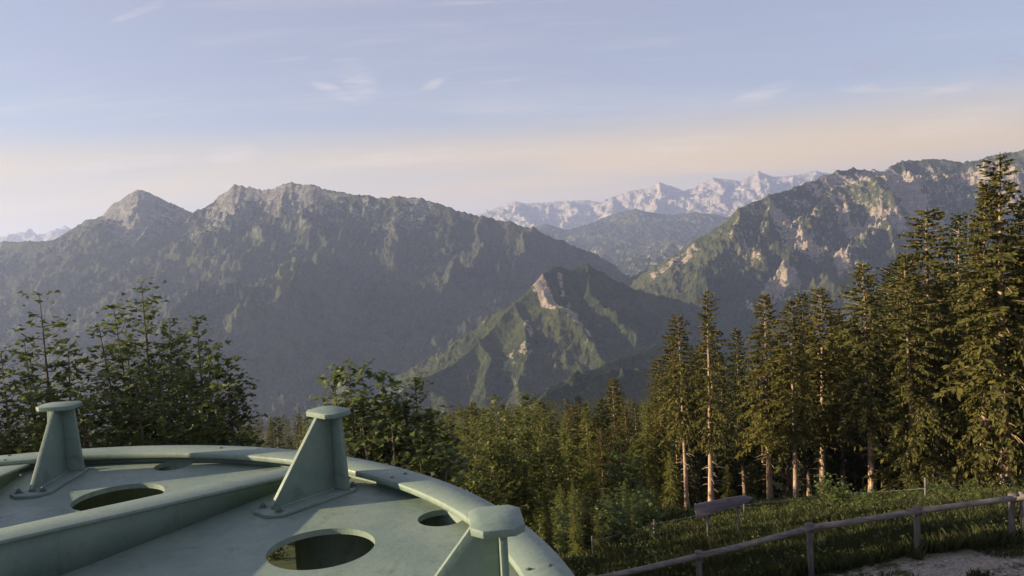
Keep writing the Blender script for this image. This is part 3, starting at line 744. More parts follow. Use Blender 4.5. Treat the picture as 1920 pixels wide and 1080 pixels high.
# ------------------------------------------------------------------ spruces
BARK = mat_bark()
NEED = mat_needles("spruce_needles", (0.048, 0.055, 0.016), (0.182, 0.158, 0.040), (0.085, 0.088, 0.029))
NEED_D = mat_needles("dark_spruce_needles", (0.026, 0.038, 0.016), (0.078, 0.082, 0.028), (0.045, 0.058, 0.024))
def spruce_meshes(rng, H, zc, R, whorl, per, stations, sparse=0.0, droop=0.55, oneside=None, detail=2, shape=0.75):
    """crown as needle sprays on drooping branches; returns verts, quads, tint and branch lines"""
    V = []; Q = []; T = []; n = 0; lines = []
    lump = np.array([[rng.uniform(0.58, 1.18) for _ in range(6)] for _ in range(11)])
    nb = int((H - zc) / whorl * per * 0.8)
    golden = 2.399963
    ph = rng.uniform(0, 6.28)
    for b in range(nb):
        u = (b + rng.random()) / nb
        z = zc + (H - 0.3 - zc) * u
        f = (H - z) / (H - zc)                         # 1 at the crown base, 0 at the tip
        if rng.random() < sparse: continue
        az = ph + b * golden + rng.uniform(-0.5, 0.5)
        prof = (f ** shape) * (1.0 - 0.30 * max(0.0, f - 0.75) / 0.25 * rng.random())
        ua, va = u * 9.99, (az % 6.2832) / 6.2832 * 6; iu, iv = int(ua), int(va) % 6; fu, fv = ua - iu, va - int(va)
        lm = (lump[iu, iv] * (1 - fv) + lump[iu, (iv + 1) % 6] * fv) * (1 - fu) + (lump[iu + 1, iv] * (1 - fv) + lump[iu + 1, (iv + 1) % 6] * fv) * fu
        L = (R * prof * lm + 0.18) * rng.uniform(0.58, 1.22)
        if oneside is not None: L *= 0.55 + 0.55 * (0.5 + 0.5 * math.cos(az - oneside))
        if L < 0.12: continue
        up = 0.75 * (1 - f) ** 2 + 0.02; dr = droop * (0.35 + 0.6 * f) * rng.uniform(0.7, 1.35)
        ca, sa = math.cos(az), math.sin(az)
        d = np.array([ca, sa, 0.0]); sd = np.array([-sa, ca, 0.0])
        def P(t): return np.array([ca * L * t, sa * L * t, z + L * (up * t - dr * t * t + 0.25 * dr * t ** 4)])
        if detail > 1 and b % 2 == 0: lines.append([P(0), P(0.5), P(0.9)])
        ns = max(2, int(stations * min(1.0, 0.35 + L / R * 0.8)))
        tb = rng.uniform(0.0, 1.0)
        for j in range(ns):
            t = 0.18 + 0.82 * (j + rng.random()) / ns if L > 0.6 else (j + rng.random()) / ns
            p = P(t)
            near = detail > 1
            for rep_ in range(2 if near else 1):
                if rep_: p = P(min(1.0, t + rng.uniform(-0.06, 0.06)))
                for s_ in (-1, 1):
                    tl = min((0.28 * L * (1.1 - t) + 0.16) * rng.uniform(0.55, 1.25), 0.55) if near else min((0.40 * L * (1.1 - t) + 0.30) * rng.uniform(0.7, 1.3), 1.2)
                    ang = rng.uniform(0.25, 1.2)
                    td = d * math.cos(ang) + sd * (s_ * math.sin(ang))
                    td = td + np.array([0, 0, -rng.uniform(0.05, 0.95) * (0.4 + 0.8 * f)]); td = td / math.sqrt(td @ td)
                    wv = np.array([td[1], -td[0], 0.0]); wv /= math.sqrt(wv @ wv) + 1e-9
                    wv = wv * rng.uniform(0.3, 1.0) + np.array([0, 0, rng.uniform(-0.8, 0.8)])
                    w = ((0.09 + 0.24 * tl) if near else (0.14 + 0.30 * tl)) * rng.uniform(0.7, 1.25)
                    q = p + td * tl; mid = p + td * tl * rng.uniform(0.3, 0.6)
                    V += [p, mid + wv * w * 0.5, q, mid - wv * w * 0.5]; Q.append((n, n + 1, n + 2, n + 3)); n += 4
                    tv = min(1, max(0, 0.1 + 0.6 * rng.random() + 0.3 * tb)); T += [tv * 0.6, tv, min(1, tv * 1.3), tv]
            if near or j == 0:                           # hanging twigs
                for _ in range(2 if near else 1):
                    h = rng.uniform(0.14, 0.5) * (0.45 + 0.65 * f) * (1.0 if near else 1.6); m2 = P(min(1, t + rng.uniform(-0.1, 0.1))) + sd * (rng.uniform(-0.25, 0.25) * L * 0.5)
                    ww = rng.uniform(0.03, 0.07) * (1.0 if near else 2.2); a_ = rng.uniform(0, 6.28); o2 = np.array([math.cos(a_) * ww, math.sin(a_) * ww, 0])
                    V += [m2 + o2, m2 - o2, m2 - o2 * 0.6 + np.array([0, 0, -h * 0.7]), m2 + o2 * 0.3 + np.array([rng.uniform(-.08, .08), rng.uniform(-.08, .08), -h])]
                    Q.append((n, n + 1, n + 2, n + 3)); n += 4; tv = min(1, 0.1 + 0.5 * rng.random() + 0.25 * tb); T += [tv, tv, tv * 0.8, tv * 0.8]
        p = P(0.92); q = P(1.05); w = 0.04 + 0.02 * L
        V += [p, (p + q) / 2 + sd * w, q, (p + q) / 2 - sd * w]; Q.append((n, n + 1, n + 2, n + 3)); n += 4
        T += [0.5, 0.8, 1.0, 0.8]
    w = 0.06
    for o_ in (np.array([w, 0, 0]), np.array([0, w, 0])):
        V += [np.array([0, 0, H - 0.8]) - o_, np.array([0, 0, H - 0.8]) + o_, np.array([0, 0, H]) + o_ * 0.15, np.array([0, 0, H]) - o_ * 0.15]
        Q.append((n, n + 1, n + 2, n + 3)); n += 4; T += [0.5] * 4
    return np.array(V), np.array(Q), np.array(T), lines
def trunk_mb(rng, H, r0, zc, lines=(), stubs=0, n=8):
    m = MB(); k = 14
    zz = np.linspace(-0.4, H * 0.985, k); rr = r0 * (1 - zz.clip(0) / H) ** 1.15 + 0.010
    rr[0] *= 1.35; rr[1] *= 1.05
    off = np.cumsum(np.array([[rng.uniform(-1, 1), rng.uniform(-1, 1)] for _ in range(k)]), 0) * 0.022
    m.tube(np.stack([off[:, 0], off[:, 1], zz], 1), rr, n)
    for _ in range(stubs):                               # dead stubs on the bare lower trunk
        z = rng.uniform(0.10 * H, zc + 0.12 * H); a = rng.uniform(0, 6.28); l = rng.uniform(0.25, 1.25)
        p0 = np.array([0, 0, z]); d = np.array([math.cos(a), math.sin(a), rng.uniform(-0.35, 0.1)])
        m.tube([p0, p0 + d * l * 0.6, p0 + d * l + np.array([0, 0, -0.12 * l])], [0.030, 0.020, 0.006], 4, False)
    for ln in lines:
        m.tube(ln, [0.030, 0.018, 0.008], 3, False)
    return m
def make_spruce(seed, label, H=18.0, zc=2.0, R=2.6, whorl=0.42, per=6, stations=7, r0=0.24, mat=None, stubs=14, **kw):
    rng = random.Random(seed)
    root = empty("spruce_tree")
    V, Q, T, lines = spruce_meshes(rng, H, zc, R, whorl, per, stations, **kw)
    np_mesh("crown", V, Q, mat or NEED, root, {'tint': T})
    trunk_mb(rng, H, r0, zc, lines, stubs).build("trunk", BARK, root, smooth=True)
    tag(root, label, "spruce"); root['base_h'] = H
    return root
full = make_spruce(1, "", 18, 0.6, 3.7, 0.27, 6, 10, 0.25, NEED, 4, droop=0.8, shape=0.66)
typical = make_spruce(2, "", 18, 5.6, 3.1, 0.28, 6, 9, 0.23, NEED, 26, sparse=0.04, droop=0.8, shape=0.68)
slender = make_spruce(3, "", 18, 7.2, 2.7, 0.30, 6, 8, 0.22, NEED, 40, sparse=0.10, droop=0.85, shape=0.62)
ragged = make_spruce(4, "", 18, 5.0, 2.5, 0.32, 5, 8, 0.22, NEED, 46, sparse=0.20, droop=0.7, oneside=0.3, shape=0.6)
dark = make_spruce(5, "", 18, 4.5, 3.0, 0.30, 6, 8, 0.22, NEED_D, 24, sparse=0.05, droop=0.8, shape=0.7)
broad = make_spruce(6, "", 18, 3.2, 4.2, 0.28, 6, 11, 0.27, NEED, 30, sparse=0.05, droop=0.85, shape=0.66)
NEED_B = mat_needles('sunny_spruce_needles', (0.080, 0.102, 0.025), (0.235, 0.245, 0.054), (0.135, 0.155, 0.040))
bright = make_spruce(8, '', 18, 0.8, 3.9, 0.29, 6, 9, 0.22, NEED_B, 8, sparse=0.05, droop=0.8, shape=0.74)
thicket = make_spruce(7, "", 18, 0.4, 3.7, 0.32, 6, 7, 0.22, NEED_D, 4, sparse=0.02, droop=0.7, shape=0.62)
used = set()
ONES = "first second third fourth fifth sixth seventh eighth ninth tenth eleventh twelfth thirteenth fourteenth fifteenth sixteenth seventeenth eighteenth nineteenth".split()
def ordinal(i):
    if i < 19: return ONES[i]
    t, u = divmod(i + 1, 10); tens = {2: "twent", 3: "thirt", 4: "fort"}[t]
    return tens + "ieth" if u == 0 else tens + "y-" + ONES[u - 1]
def label_in_order(objs, text):
    """objs: (photo column, object); the label counts them along from a landmark"""
    for i, (_, o) in enumerate(sorted(objs, key=lambda t: t[0])): o['label'] = text.format(ordinal(i))
def put_spruce(proto, px, py, Y, label, group, wide=1.0, rz=0.0, lean=0.0):
    foot, h = foot_top(px, py, Y)
    o = proto if proto.name not in used else copy_tree(proto)
    used.add(proto.name)
    s = h / proto['base_h']; q = random.Random(int(px * 7 + py))
    wide *= 1.0 * q.uniform(0.9, 1.12); w2 = wide * q.uniform(0.85, 1.1)
    o.location = foot; o.scale = (s * wide, s * w2, s); o.rotation_euler = (q.uniform(-0.022, 0.022), q.uniform(-0.022, 0.022), rz)
    o['label'] = label; o['category'] = "spruce"; o['group'] = group
    return o
ST = "spruces along the meadow edge"
front = [
    (slender, 1271, 585, 59, "slim spruce with pale bare trunk, first behind the arrow sign on its left", 1.15, 0.2),
    (ragged, 1316, 540, 57, "thin ragged spruce with a long bare pale trunk behind the arrow sign", 1.05, 0.0),
    (dark, 1384, 612, 68, "short dark spruce squeezed between the ragged spruce and its bushier neighbour", 1.0, 1.0),
    (typical, 1429, 546, 63, "bushy spruce with curved dead branches low on its trunk", 1.1, 2.0),
    (typical, 1478, 556, 61, "spruce with a blunt top beside a close pair of taller tips", 1.0, 4.0),
    (dark, 1504, 545, 69, "dark spruce, first of a close pair of tips in the middle of the stand", 0.95, 2.5),
    (typical, 1530, 534, 66, "spruce with a neat pointed top, second of the close pair", 1.05, 0.7),
    (slender, 1572, 600, 72, "low thin spruce in the dark gap of the stand", 1.0, 3.0),
    (typical, 1622, 487, 60, "tall olive spruce with reddish trunk beside the dark gap", 1.15, 5.2),
    (dark, 1678, 481, 70, "narrow dark spruce behind two lighter neighbours", 0.95, 0.4),
    (full, 1703, 470, 57.5, "light green spruce clothed with branches down to the grass", 0.95, 1.1),
    (slender, 1738, 387, 62, "very tall spruce with clean pale lower trunk above the fence rail", 1.35, 4.4),
    (dark, 1787, 395, 66, "tall dark spruce with a narrow tip beside the tallest pair", 1.1, 5.0),
    (full, 1832, 340, 56, "green spruce with full skirts of branches near the end post", 0.9, 2.2),
    (ragged, 1873, 283, 55, "tallest spruce, ragged top with the pale trunk showing through", 1.35, 3.4),
    (broad, 1932, 360, 56, "broad spruce half cut off by the picture edge", 1.0, 0.9),
]
for proto, px, py, Y, lab, wide, rz in front: put_spruce(proto, px, py, Y, lab, ST, wide, rz)
# deep rows of the stand
rg = random.Random(77)
n_ind = len(front)
for k in range(48):
    px = rg.uniform(1245, 1990); Y = rg.uniform(65, 98)
    # tips stay below the front row, rising to the right as in the photograph
    line = 612 - 0.30 * (px - 1250) + rg.uniform(0, 110) + (60 if 1540 < px < 1610 else 0)
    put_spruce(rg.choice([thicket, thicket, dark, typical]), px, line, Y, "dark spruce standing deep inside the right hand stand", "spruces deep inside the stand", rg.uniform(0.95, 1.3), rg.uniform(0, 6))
    n_ind += 1
YG = "young spruces between the wheel and the tall stand"
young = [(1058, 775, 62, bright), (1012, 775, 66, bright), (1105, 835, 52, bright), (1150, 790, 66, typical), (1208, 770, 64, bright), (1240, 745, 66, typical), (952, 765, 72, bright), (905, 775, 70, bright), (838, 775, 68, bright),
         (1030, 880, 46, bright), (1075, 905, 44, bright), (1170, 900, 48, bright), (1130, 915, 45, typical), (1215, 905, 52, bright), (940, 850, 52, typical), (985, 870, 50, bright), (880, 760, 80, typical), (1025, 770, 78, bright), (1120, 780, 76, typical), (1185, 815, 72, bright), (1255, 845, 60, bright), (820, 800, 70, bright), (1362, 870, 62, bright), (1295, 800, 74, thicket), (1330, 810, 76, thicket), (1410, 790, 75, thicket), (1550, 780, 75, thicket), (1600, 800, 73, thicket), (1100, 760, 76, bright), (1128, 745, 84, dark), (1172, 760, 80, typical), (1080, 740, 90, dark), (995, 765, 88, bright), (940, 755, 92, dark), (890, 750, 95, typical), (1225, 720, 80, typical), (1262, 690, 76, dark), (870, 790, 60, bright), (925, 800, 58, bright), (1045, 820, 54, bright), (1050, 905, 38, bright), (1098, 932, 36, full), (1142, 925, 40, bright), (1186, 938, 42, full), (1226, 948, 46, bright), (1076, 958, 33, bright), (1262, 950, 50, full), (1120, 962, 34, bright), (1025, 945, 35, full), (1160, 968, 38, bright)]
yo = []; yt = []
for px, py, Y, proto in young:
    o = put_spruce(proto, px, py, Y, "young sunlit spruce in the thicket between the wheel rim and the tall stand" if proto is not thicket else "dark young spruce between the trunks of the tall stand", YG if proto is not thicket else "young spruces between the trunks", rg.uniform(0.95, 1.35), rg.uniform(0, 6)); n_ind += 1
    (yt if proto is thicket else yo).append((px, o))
label_in_order(yo, "young sunlit spruce, {} counted from the wheel rim towards the tall stand")
label_in_order(yt, "dark young spruce between the stand's trunks, {} counted from the arrow sign rightwards")
shade = [(-15.5, 16.5, 10.4), (-17.0, 20.5, 11.3), (-20.5, 24.5, 11.6), (-22.5, 29.0, 13.6), (-26.0, 33.5, 14.2), (-21.0, 18.0, 12.4), (-26.5, 26.5, 13.0)]  # out-of-view spruces added to cast shade on the fence and grass
for x, y, h in shade:
    o = copy_tree(full); s_ = h / 18; o.location = (x, y, float(ground_z(x, y)) - 0.2); o.scale = (s_ * 1.3, s_ * 1.3, s_); o.rotation_euler = (0, 0, x)
    tag(o, "unseen spruce added left of the wheel to shade the meadow", "spruce", "unseen spruces added for shade"); n_ind += 1
mids = [(1147, 708, 92, broad, "dark pyramid shaped spruce standing above the mixed trees", 1.15), (1232, 668, 74, slender, "spruce at the near end of the stand with dead pale twigs", 1.0),
        (1098, 752, 84, full, "pale olive spruce below the cone shaped hill", 1.0), (1068, 757, 78, typical, "pointed spruce beside the leafy trees above the wheel rim", 1.2),
        (1190, 752, 82, dark, "dark spruce between the pyramid spruce and the tall stand", 1.1), (1040, 800, 70, full, "olive spruce low in the mixed trees beside the top plate", 1.0),
        (1126, 800, 64, typical, "spruce with a bare reddish trunk piece below the pyramid spruce", 1.1), (1215, 790, 66, broad, "wide olive spruce with dead crooked branches left of the pale trunks", 0.8),
        (846, 790, 75, dark, "small dark spruce behind the leafy trees above the rim", 1.2), (1010, 748, 96, typical, "spruce tip rising between the leafy crowns", 1.2)]
for px, py, Y, proto, lab, wide in mids:
    put_spruce(proto, px, py, Y, lab, "spruces among the mixed trees", wide, rg.uniform(0, 6)); n_ind += 1

# ------------------------------------------------------------------ far forest on the slope
def far_mesh(seed, whorl, per, stations, R=2.5):
    V, Q, T, _ = spruce_meshes(random.Random(seed), 18, 0.3, R, whorl, per, stations, droop=0.6, detail=1, shape=0.85)
    V = V * np.array([1.0, 1.0, 1.0])
    return V, Q, T
mid_lods = []
for i, sd in enumerate((21, 22, 23)):
    V, Q, T = far_mesh(sd, 0.60, 6, 4, (2.4, 2.0, 2.8)[i]); mid_lods.append((V * np.array([1.25, 1.25, 1]), Q, T * 0.75))
def far_sites():
    r = random.Random(5); pts = []
    Y = 105.0
    while Y < 470:
        step = 5.2 + 0.006 * Y
        half = Y * 0.72
        x = -half
        while x < half:
            xx, yy = x + r.uniform(-0.48, 0.48) * step, Y + r.uniform(-0.48, 0.48) * step
            px = 960 + F_PX * xx / yy
            near_ok = px > 800 + 40 * math.sin(yy * 0.1) or yy > 140 + 20 * math.sin(xx * 0.05)
            if near_ok and not (yy < 112 and px > 1250): pts.append((xx, yy, r.uniform(11, 19) * (1.0 if r.random() < 0.85 else 1.18)))
            x += step
        Y += step
    return pts
sites = sorted(far_sites(), key=lambda p: p[1])
def in_view(p): return -60 < 960 + F_PX * p[0] / p[1] < 1980
def limit_h(p):
    """the forest's tips run along one line in the photograph"""
    x, y, h = p; g = float(ground_z(x, y)); px = 960 + F_PX * x / y
    line = (753 if px < 700 else 743) - 0.02 * max(0, px - 900) + 30 * rg.random() ** 1.8
    for _ in range(2):
        t = at(px, line, y); px = px + (x - t.x) / y * F_PX
    return min(h, t.z - g)
capped = [(p[0], p[1], limit_h(p)) for p in sites]
sites = [p for p in capped if p[2] > 8.0]
vis = [p for p in sites if in_view(p)]
n_far = 300 - n_ind - 14
near_sites = vis[:n_far]; chosen = set(near_sites)
tm_ = trunk_mb(random.Random(9), 18, 0.2, 2, (), 0, 5).build("trunk", BARK)
trunk_data = tm_.data; bpy.data.objects.remove(tm_)
meshes = {}
for k, p in enumerate(near_sites):
    i = rg.randrange(3)
    root = empty("spruce_tree")
    if i not in meshes:
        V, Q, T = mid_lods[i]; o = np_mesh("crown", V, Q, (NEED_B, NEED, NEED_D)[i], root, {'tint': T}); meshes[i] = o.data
    else:
        o = bpy.data.objects.new("crown", meshes[i]); C.objects.link(o); o.parent = root
    o = bpy.data.objects.new("trunk", trunk_data); C.objects.link(o); o.parent = root
    s = p[2] / 18
    root.location = (p[0], p[1], float(ground_z(p[0], p[1])) - 0.2); root.scale = (max(s, 0.75) * rg.uniform(0.8, 1.15),) * 2 + (s,); root.rotation_euler = (0, 0, rg.uniform(0, 6.28))
    tag(root, "small spruce in the forest on the slope below the mountains", "spruce", "spruces of the forest on the slope")
low = [far_mesh(31, 1.1, 5, 3, 3.1), far_mesh(32, 1.15, 5, 3, 2.7), far_mesh(33, 1.0, 5, 3, 3.4)]
VV = []; QQ = []; TT = []; nn = 0
for p in sites:
    if p in chosen: continue
    if not (-500 < 960 + F_PX * p[0] / p[1] < 2300): continue
    V, Q, T = low[rg.randrange(3)]; s = p[2] / 18; a = rg.uniform(0, 6.28); c, s_ = math.cos(a), math.sin(a); w = s * rg.uniform(0.95, 1.35)
    W = np.stack([(V[:, 0] * c - V[:, 1] * s_) * w + p[0], (V[:, 0] * s_ + V[:, 1] * c) * w + p[1], V[:, 2] * s + float(ground_z(p[0], p[1])) - 0.3], 1)
    VV.append(W); QQ.append(Q + nn); nn += len(V); TT.append(np.clip(T * rg.uniform(0.35, 1.0), 0, 1))
o = np_mesh("forest", np.concatenate(VV), np.concatenate(QQ), NEED, None, {'tint': np.concatenate(TT)})
tag(o, "dense spruce forest on the falling slope, its tips against the hazy valley", "forest", None, 'stuff')
print("forest trees", len(sites), "tris", 2 * sum(len(q) for q in QQ))

# ------------------------------------------------------------------ leafy trees
MAPLE = mat_leaves("maple_leaves", (0.052, 0.080, 0.022), (0.145, 0.172, 0.044), (0.090, 0.120, 0.034))
OLIVE = mat_leaves("olive_leaves", (0.062, 0.084, 0.020), (0.180, 0.195, 0.046), (0.115, 0.125, 0.036))
FRESH = mat_leaves("fresh_leaves", (0.055, 0.085, 0.022), (0.135, 0.170, 0.042), (0.095, 0.130, 0.034))
TWIG = mat_wood("twig_bark", (0.075, 0.060, 0.045), (0.16, 0.13, 0.10))
LEAF = np.array([[0, 0, 0], [0.62, 0.22, 0.06], [0.24, 0.48, 0.03], [0, 1.0, -0.10], [-0.24, 0.48, 0.03], [-0.62, 0.22, 0.06]])
LEAF_T = np.array([[0, 1, 2], [0, 2, 3], [0, 3, 4], [0, 4, 5]])
def leaves(centers, size, rng, tint, flat=0.42):
    """lobed leaves at given points, mostly facing up and drooping at the tip"""
    n = len(centers)
    az = rng.uniform(0, 2 * np.pi, n); tilt = rng.normal(-0.35, flat, n); roll = rng.normal(0, flat, n)
    s = size * rng.uniform(0.6, 1.25, n)
    yv = np.stack([np.cos(az) * np.cos(tilt), np.sin(az) * np.cos(tilt), np.sin(tilt)], 1)
    xv = np.stack([-np.sin(az), np.cos(az), 0 * az], 1)
    zv = np.cross(xv, yv)
    x2 = xv * np.cos(roll)[:, None] + zv * np.sin(roll)[:, None]; z2 = np.cross(x2, yv)
    L = LEAF[None] * s[:, None, None]
    V = centers[:, None, :] + L[:, :, :1] * x2[:, None] + L[:, :, 1:2] * yv[:, None] + L[:, :, 2:] * z2[:, None]
    F = LEAF_T[None] + (np.arange(n) * 6)[:, None, None]
    T = np.repeat(np.clip(tint + rng.normal(0, 0.16, n), 0, 1), 6)
    return V.reshape(-1, 3), F.reshape(-1, 3), T
def leafy_tree(name, seed, H, leaders, size, mat, spread, z_low, clump, per_clump, gap=0.36, crown_mat=None, r0=0.09, taper=0.8, wid=0.26):
    """leaders: (dx, dy, top) of the upright shoots. Side shoots carry tiers of leaf clumps"""
    rng = np.random.default_rng(seed); r = random.Random(seed)
    tm = MB(); cen = []; tin = []
    for (dx, dy, top) in leaders:
        base_z = H * 0.22
        pts = [(0, 0, -0.3 if (dx, dy, top) == leaders[0] else base_z), (dx * 0.35, dy * 0.35, base_z + (top - base_z) * 0.3), (dx * 0.8, dy * 0.8, base_z + (top - base_z) * 0.65), (dx, dy, top)]
        tm.tube(pts, [r0, r0 * 0.7, r0 * 0.4, 0.008], 6)
        pa = np.array(pts)
        z = top
        first = True
        while z > z_low:
            t = (z - pts[0][2]) / (top - pts[0][2]); i = min(2, max(0, int(np.searchsorted(pa[:, 2], z) - 1)))
            u = (z - pa[i, 2]) / (pa[i + 1, 2] - pa[i, 2] + 1e-6); ax = pa[i] + (pa[i + 1] - pa[i]) * u
            dtop = top - z
            L = min(spread, 0.10 + wid * dtop ** taper * 1.5)
            k = 2 if dtop < 1.2 else (3 if dtop < 3 else 5)
            a0 = r.uniform(0, 6.28)
            for j in range(k):
                if r.random() < 0.12: continue
                a = a0 + j * 6.283 / k + r.uniform(-0.5, 0.5); l = L * r.uniform(0.55, 1.25)
                rise = r.uniform(0.25, 0.75) * l
                tip = ax + np.array([math.cos(a) * l, math.sin(a) * l, rise])
                midp = ax + np.array([math.cos(a) * l * 0.55, math.sin(a) * l * 0.55, rise * 0.35])
                tm.tube([ax, midp, tip], [0.018, 0.011, 0.004], 3, False)
                nb = max(1, int(l / (clump * 1.1)) + 1); tb = r.uniform(0.1, 0.75)
                for q in range(nb):
                    t_ = 1 - q / max(nb, 1) * 0.8; c = ax + (midp - ax) * min(1, t_ / 0.55) if t_ < 0.55 else midp + (tip - midp) * (t_ - 0.55) / 0.45
                    m_ = max(2, int(per_clump * r.uniform(0.5, 1.3)))
                    o_ = rng.normal(0, 1, (m_, 3)) * np.array([clump * 0.55, clump * 0.55, clump * 0.16])
                    cen.append(c + o_); tin.append(np.full(m_, tb + r.uniform(-0.12, 0.12)))
            z -= gap * r.uniform(0.75, 1.3) * (0.7 if dtop < 1 else 1.0)
    cen = np.concatenate(cen); tin = np.concatenate(tin)
    V, F, T = leaves(cen, size, rng, tin)
    root = empty(name)
    tm.build("trunk", TWIG, root, smooth=True)
    np_mesh("crown", V, F, mat, root, {'tint': T})
    return root, len(F)
ntri = 0
def put_leafy(px, py, Y, label, seed, extra=(), cat="maple", mat=None, size=0.17, spread=1.7, depth=5.5, name="maple_tree", group=None, clump=0.30, per=9, gap=0.36, wid=0.26, taper=0.8):
    """the main shoot ends at px, py; extra shoots end at their own pixels (same tree, slightly other depth)"""
    global ntri
    foot, h = foot_top(px, py, Y)
    ld_ = [(0.0, 0.0, h)]
    for ex, ey, dY in extra:
        p = at(ex, ey, Y + dY); ld_.append((p.x - foot.x, dY, p.z - foot.z))
    root, n = leafy_tree(name, seed, h, ld_, size, mat or MAPLE, spread, max(0.8, h - depth), clump, per, gap, wid=wid, taper=taper); ntri += n
    root.location = foot; tag(root, label, cat, group); return root
MG = "young maples behind the wheel"
put_leafy(74, 553, 21.5, "young maple with a single slim leader, at the far left behind the first bracket", 101, [(45, 640, 0.5), (128, 655, -0.4)], group=MG, size=0.165, spread=1.3, depth=6.5)
put_leafy(265, 530, 22, "tallest young maple with stacked leaf tiers and a pointed leader", 102, [(213, 578, 0.6), (185, 612, -0.5), (318, 600, 0.4), (235, 640, 0.8)], group=MG, size=0.165, spread=1.5, depth=7)
put_leafy(368, 597, 21, "young maple with a small pointed top next to the tallest maple", 103, [(332, 640, 0.5), (390, 655, -0.4)], group=MG, size=0.165, spread=1.15, depth=6)
put_leafy(425, 676, 20.5, "low rounded maple at the open side of the cluster", 104, [(405, 690, 0.5), (440, 712, 0.2)], group=MG, size=0.165, spread=0.95, depth=5)
put_leafy(2, 662, 20, "maple cut by the picture edge, its crown reaching in", 105, [(-40, 640, 0.5)], group=MG, size=0.165, spread=1.6, depth=6)
put_leafy(300, 690, 18.5, "bushy low maple in front of the tallest maple", 106, [(250, 700, 0.3), (355, 700, 0.3), (200, 705, 0.2)], group=MG, size=0.165, spread=1.9, depth=5, per=11)
put_leafy(150, 730, 18.5, "low leafy maple right behind the first bracket", 107, [(95, 735, 0.2), (50, 725, 0.4), (410, 735, 0.6)], group=MG, size=0.165, spread=1.9, depth=5, per=11)
put_leafy(654, 688, 17.5, "slim leaning maple shoot beside the middle bracket", 108, [(625, 704, 0.3), (680, 735, 0.2)], group=MG, size=0.155, spread=0.75, depth=5, per=13, gap=0.30)
put_leafy(716, 708, 17.5, "bright maple with a leafy column top between two shoots", 109, [(745, 750, 0.3)], group=MG, size=0.155, spread=0.8, depth=5, per=13, gap=0.30, mat=FRESH)
put_leafy(778, 713, 18, "maple shoot with dark side tiers, outermost from the middle bracket", 110, [(800, 770, 0.2), (760, 780, -0.3)], group=MG, size=0.155, spread=0.8, depth=5, per=13, gap=0.30)
put_leafy(735, 800, 16.5, "low leafy maple just behind the rim of the wheel", 111, [(680, 800, 0.3), (790, 820, 0.2), (840, 850, 0.4)], group=MG, size=0.155, spread=1.7, depth=4, per=11)
LG = "mixed leafy trees beside the rim"
kw = dict(cat="leafy tree", name="leafy_tree", group=LG, mat=OLIVE, size=0.24, clump=0.42, per=10, gap=0.5, wid=0.30, taper=0.75)
put_leafy(868, 775, 46, "sunlit olive tree with a rounded crown closest to the rim", 121, [(835, 820, 0.8), (895, 790, -0.5)], spread=2.3, depth=9, **kw)
put_leafy(928, 747, 50, "taller olive leafy tree with an uneven top", 122, [(905, 760, 0.8), (955, 770, -0.6)], spread=2.5, depth=10, **kw)
put_leafy(984, 738, 54, "reddish olive tree with the highest tip of the leafy group", 123, [(1005, 765, 0.8), (965, 775, -0.6)], spread=2.4, depth=10, **kw)
kw['mat'] = FRESH
put_leafy(1163, 828, 50, "fresh green tree with a soft crown below the pyramid spruce", 127, [(1140, 850, 0.6), (1190, 860, -0.5)], spread=2.0, depth=9, **kw)
put_leafy(1195, 905, 50, "low green bush tree near the short sunlit post", 129, [(1220, 930, 0.6), (1160, 930, -0.5)], spread=1.8, depth=6, **kw)
print("leaf tris", ntri)

# shrubs along the forest edge
def make_shrub(seed, mat, h, w, n):
    rng = np.random.default_rng(seed); root = empty("shrub")
    m = MB(); cen = []
    for i in range(9):
        a = rng.uniform(0, 6.28); l = w * rng.uniform(0.3, 1.0); tip = np.array([math.cos(a) * l, math.sin(a) * l, h * rng.uniform(0.55, 1.0)])
        m.tube([(0, 0, -0.1), tip * np.array([0.35, 0.35, 0.6]), tip], [0.025, 0.015, 0.005], 4, False)
        for q in range(5):
            c = tip * (0.35 + 0.16 * q); k = n // 45
            cen.append(c + rng.normal(0, 1, (k, 3)) * np.array([0.26, 0.26, 0.18]) * w)
    m.build("stems", TWIG, root)
    V, F, T = leaves(np.concatenate(cen), 0.17, rng, 0.5)
    np_mesh("foliage", V, F, mat, root, {'tint': T}); return root
sh = [make_shrub(1, FRESH, 1.7, 1.0, 700), make_shrub(2, OLIVE, 1.2, 1.1, 700)]
SG = "shrubs along the forest edge"
sa = []; sb = []
spots = [(1235, 965), (1265, 972), (1400, 958), (1440, 955), (1475, 958), (1520, 950), (1565, 950), (1590, 940), (1612, 945), (1690, 940), (1720, 935), (1790, 932), (1815, 928), (1200, 985), (1160, 1000), (1870, 918), (1905, 912), (1365, 968), (1310, 975), (1100, 1010), (1060, 1040), (1130, 985), (1085, 985), (1180, 968), (1220, 990), (1030, 1020), (1150, 1030), (1430, 975), (1500, 968), (1550, 962), (1640, 958), (1700, 950), (1760, 946), (1830, 938)]
for i, (px, py) in enumerate(spots):
    p = ground_hit(px, py); o = sh[i % 2] if i < 2 else copy_tree(sh[i % 2])
    s = rg.uniform(0.6, 1.05) * (1.35 if px < 1230 else (1.0 if px in (1590, 1565) else 0.62))
    o.location = p; o.scale = (s, s, s); o.rotation_euler = (0, 0, rg.uniform(0, 6))
    tag(o, "fresh green upright shrub at the foot of the spruces" if i % 2 == 0 else "low olive shrub at the edge of the long grass", "shrub", SG if i % 2 == 0 else "low shrubs by the long grass")
    (sa if i % 2 == 0 else sb).append((px, o))
label_in_order(sa, "fresh green upright shrub, {} counted from the wheel rim along the forest edge")
label_in_order(sb, "low olive shrub, {} counted from the wheel rim along the long grass")

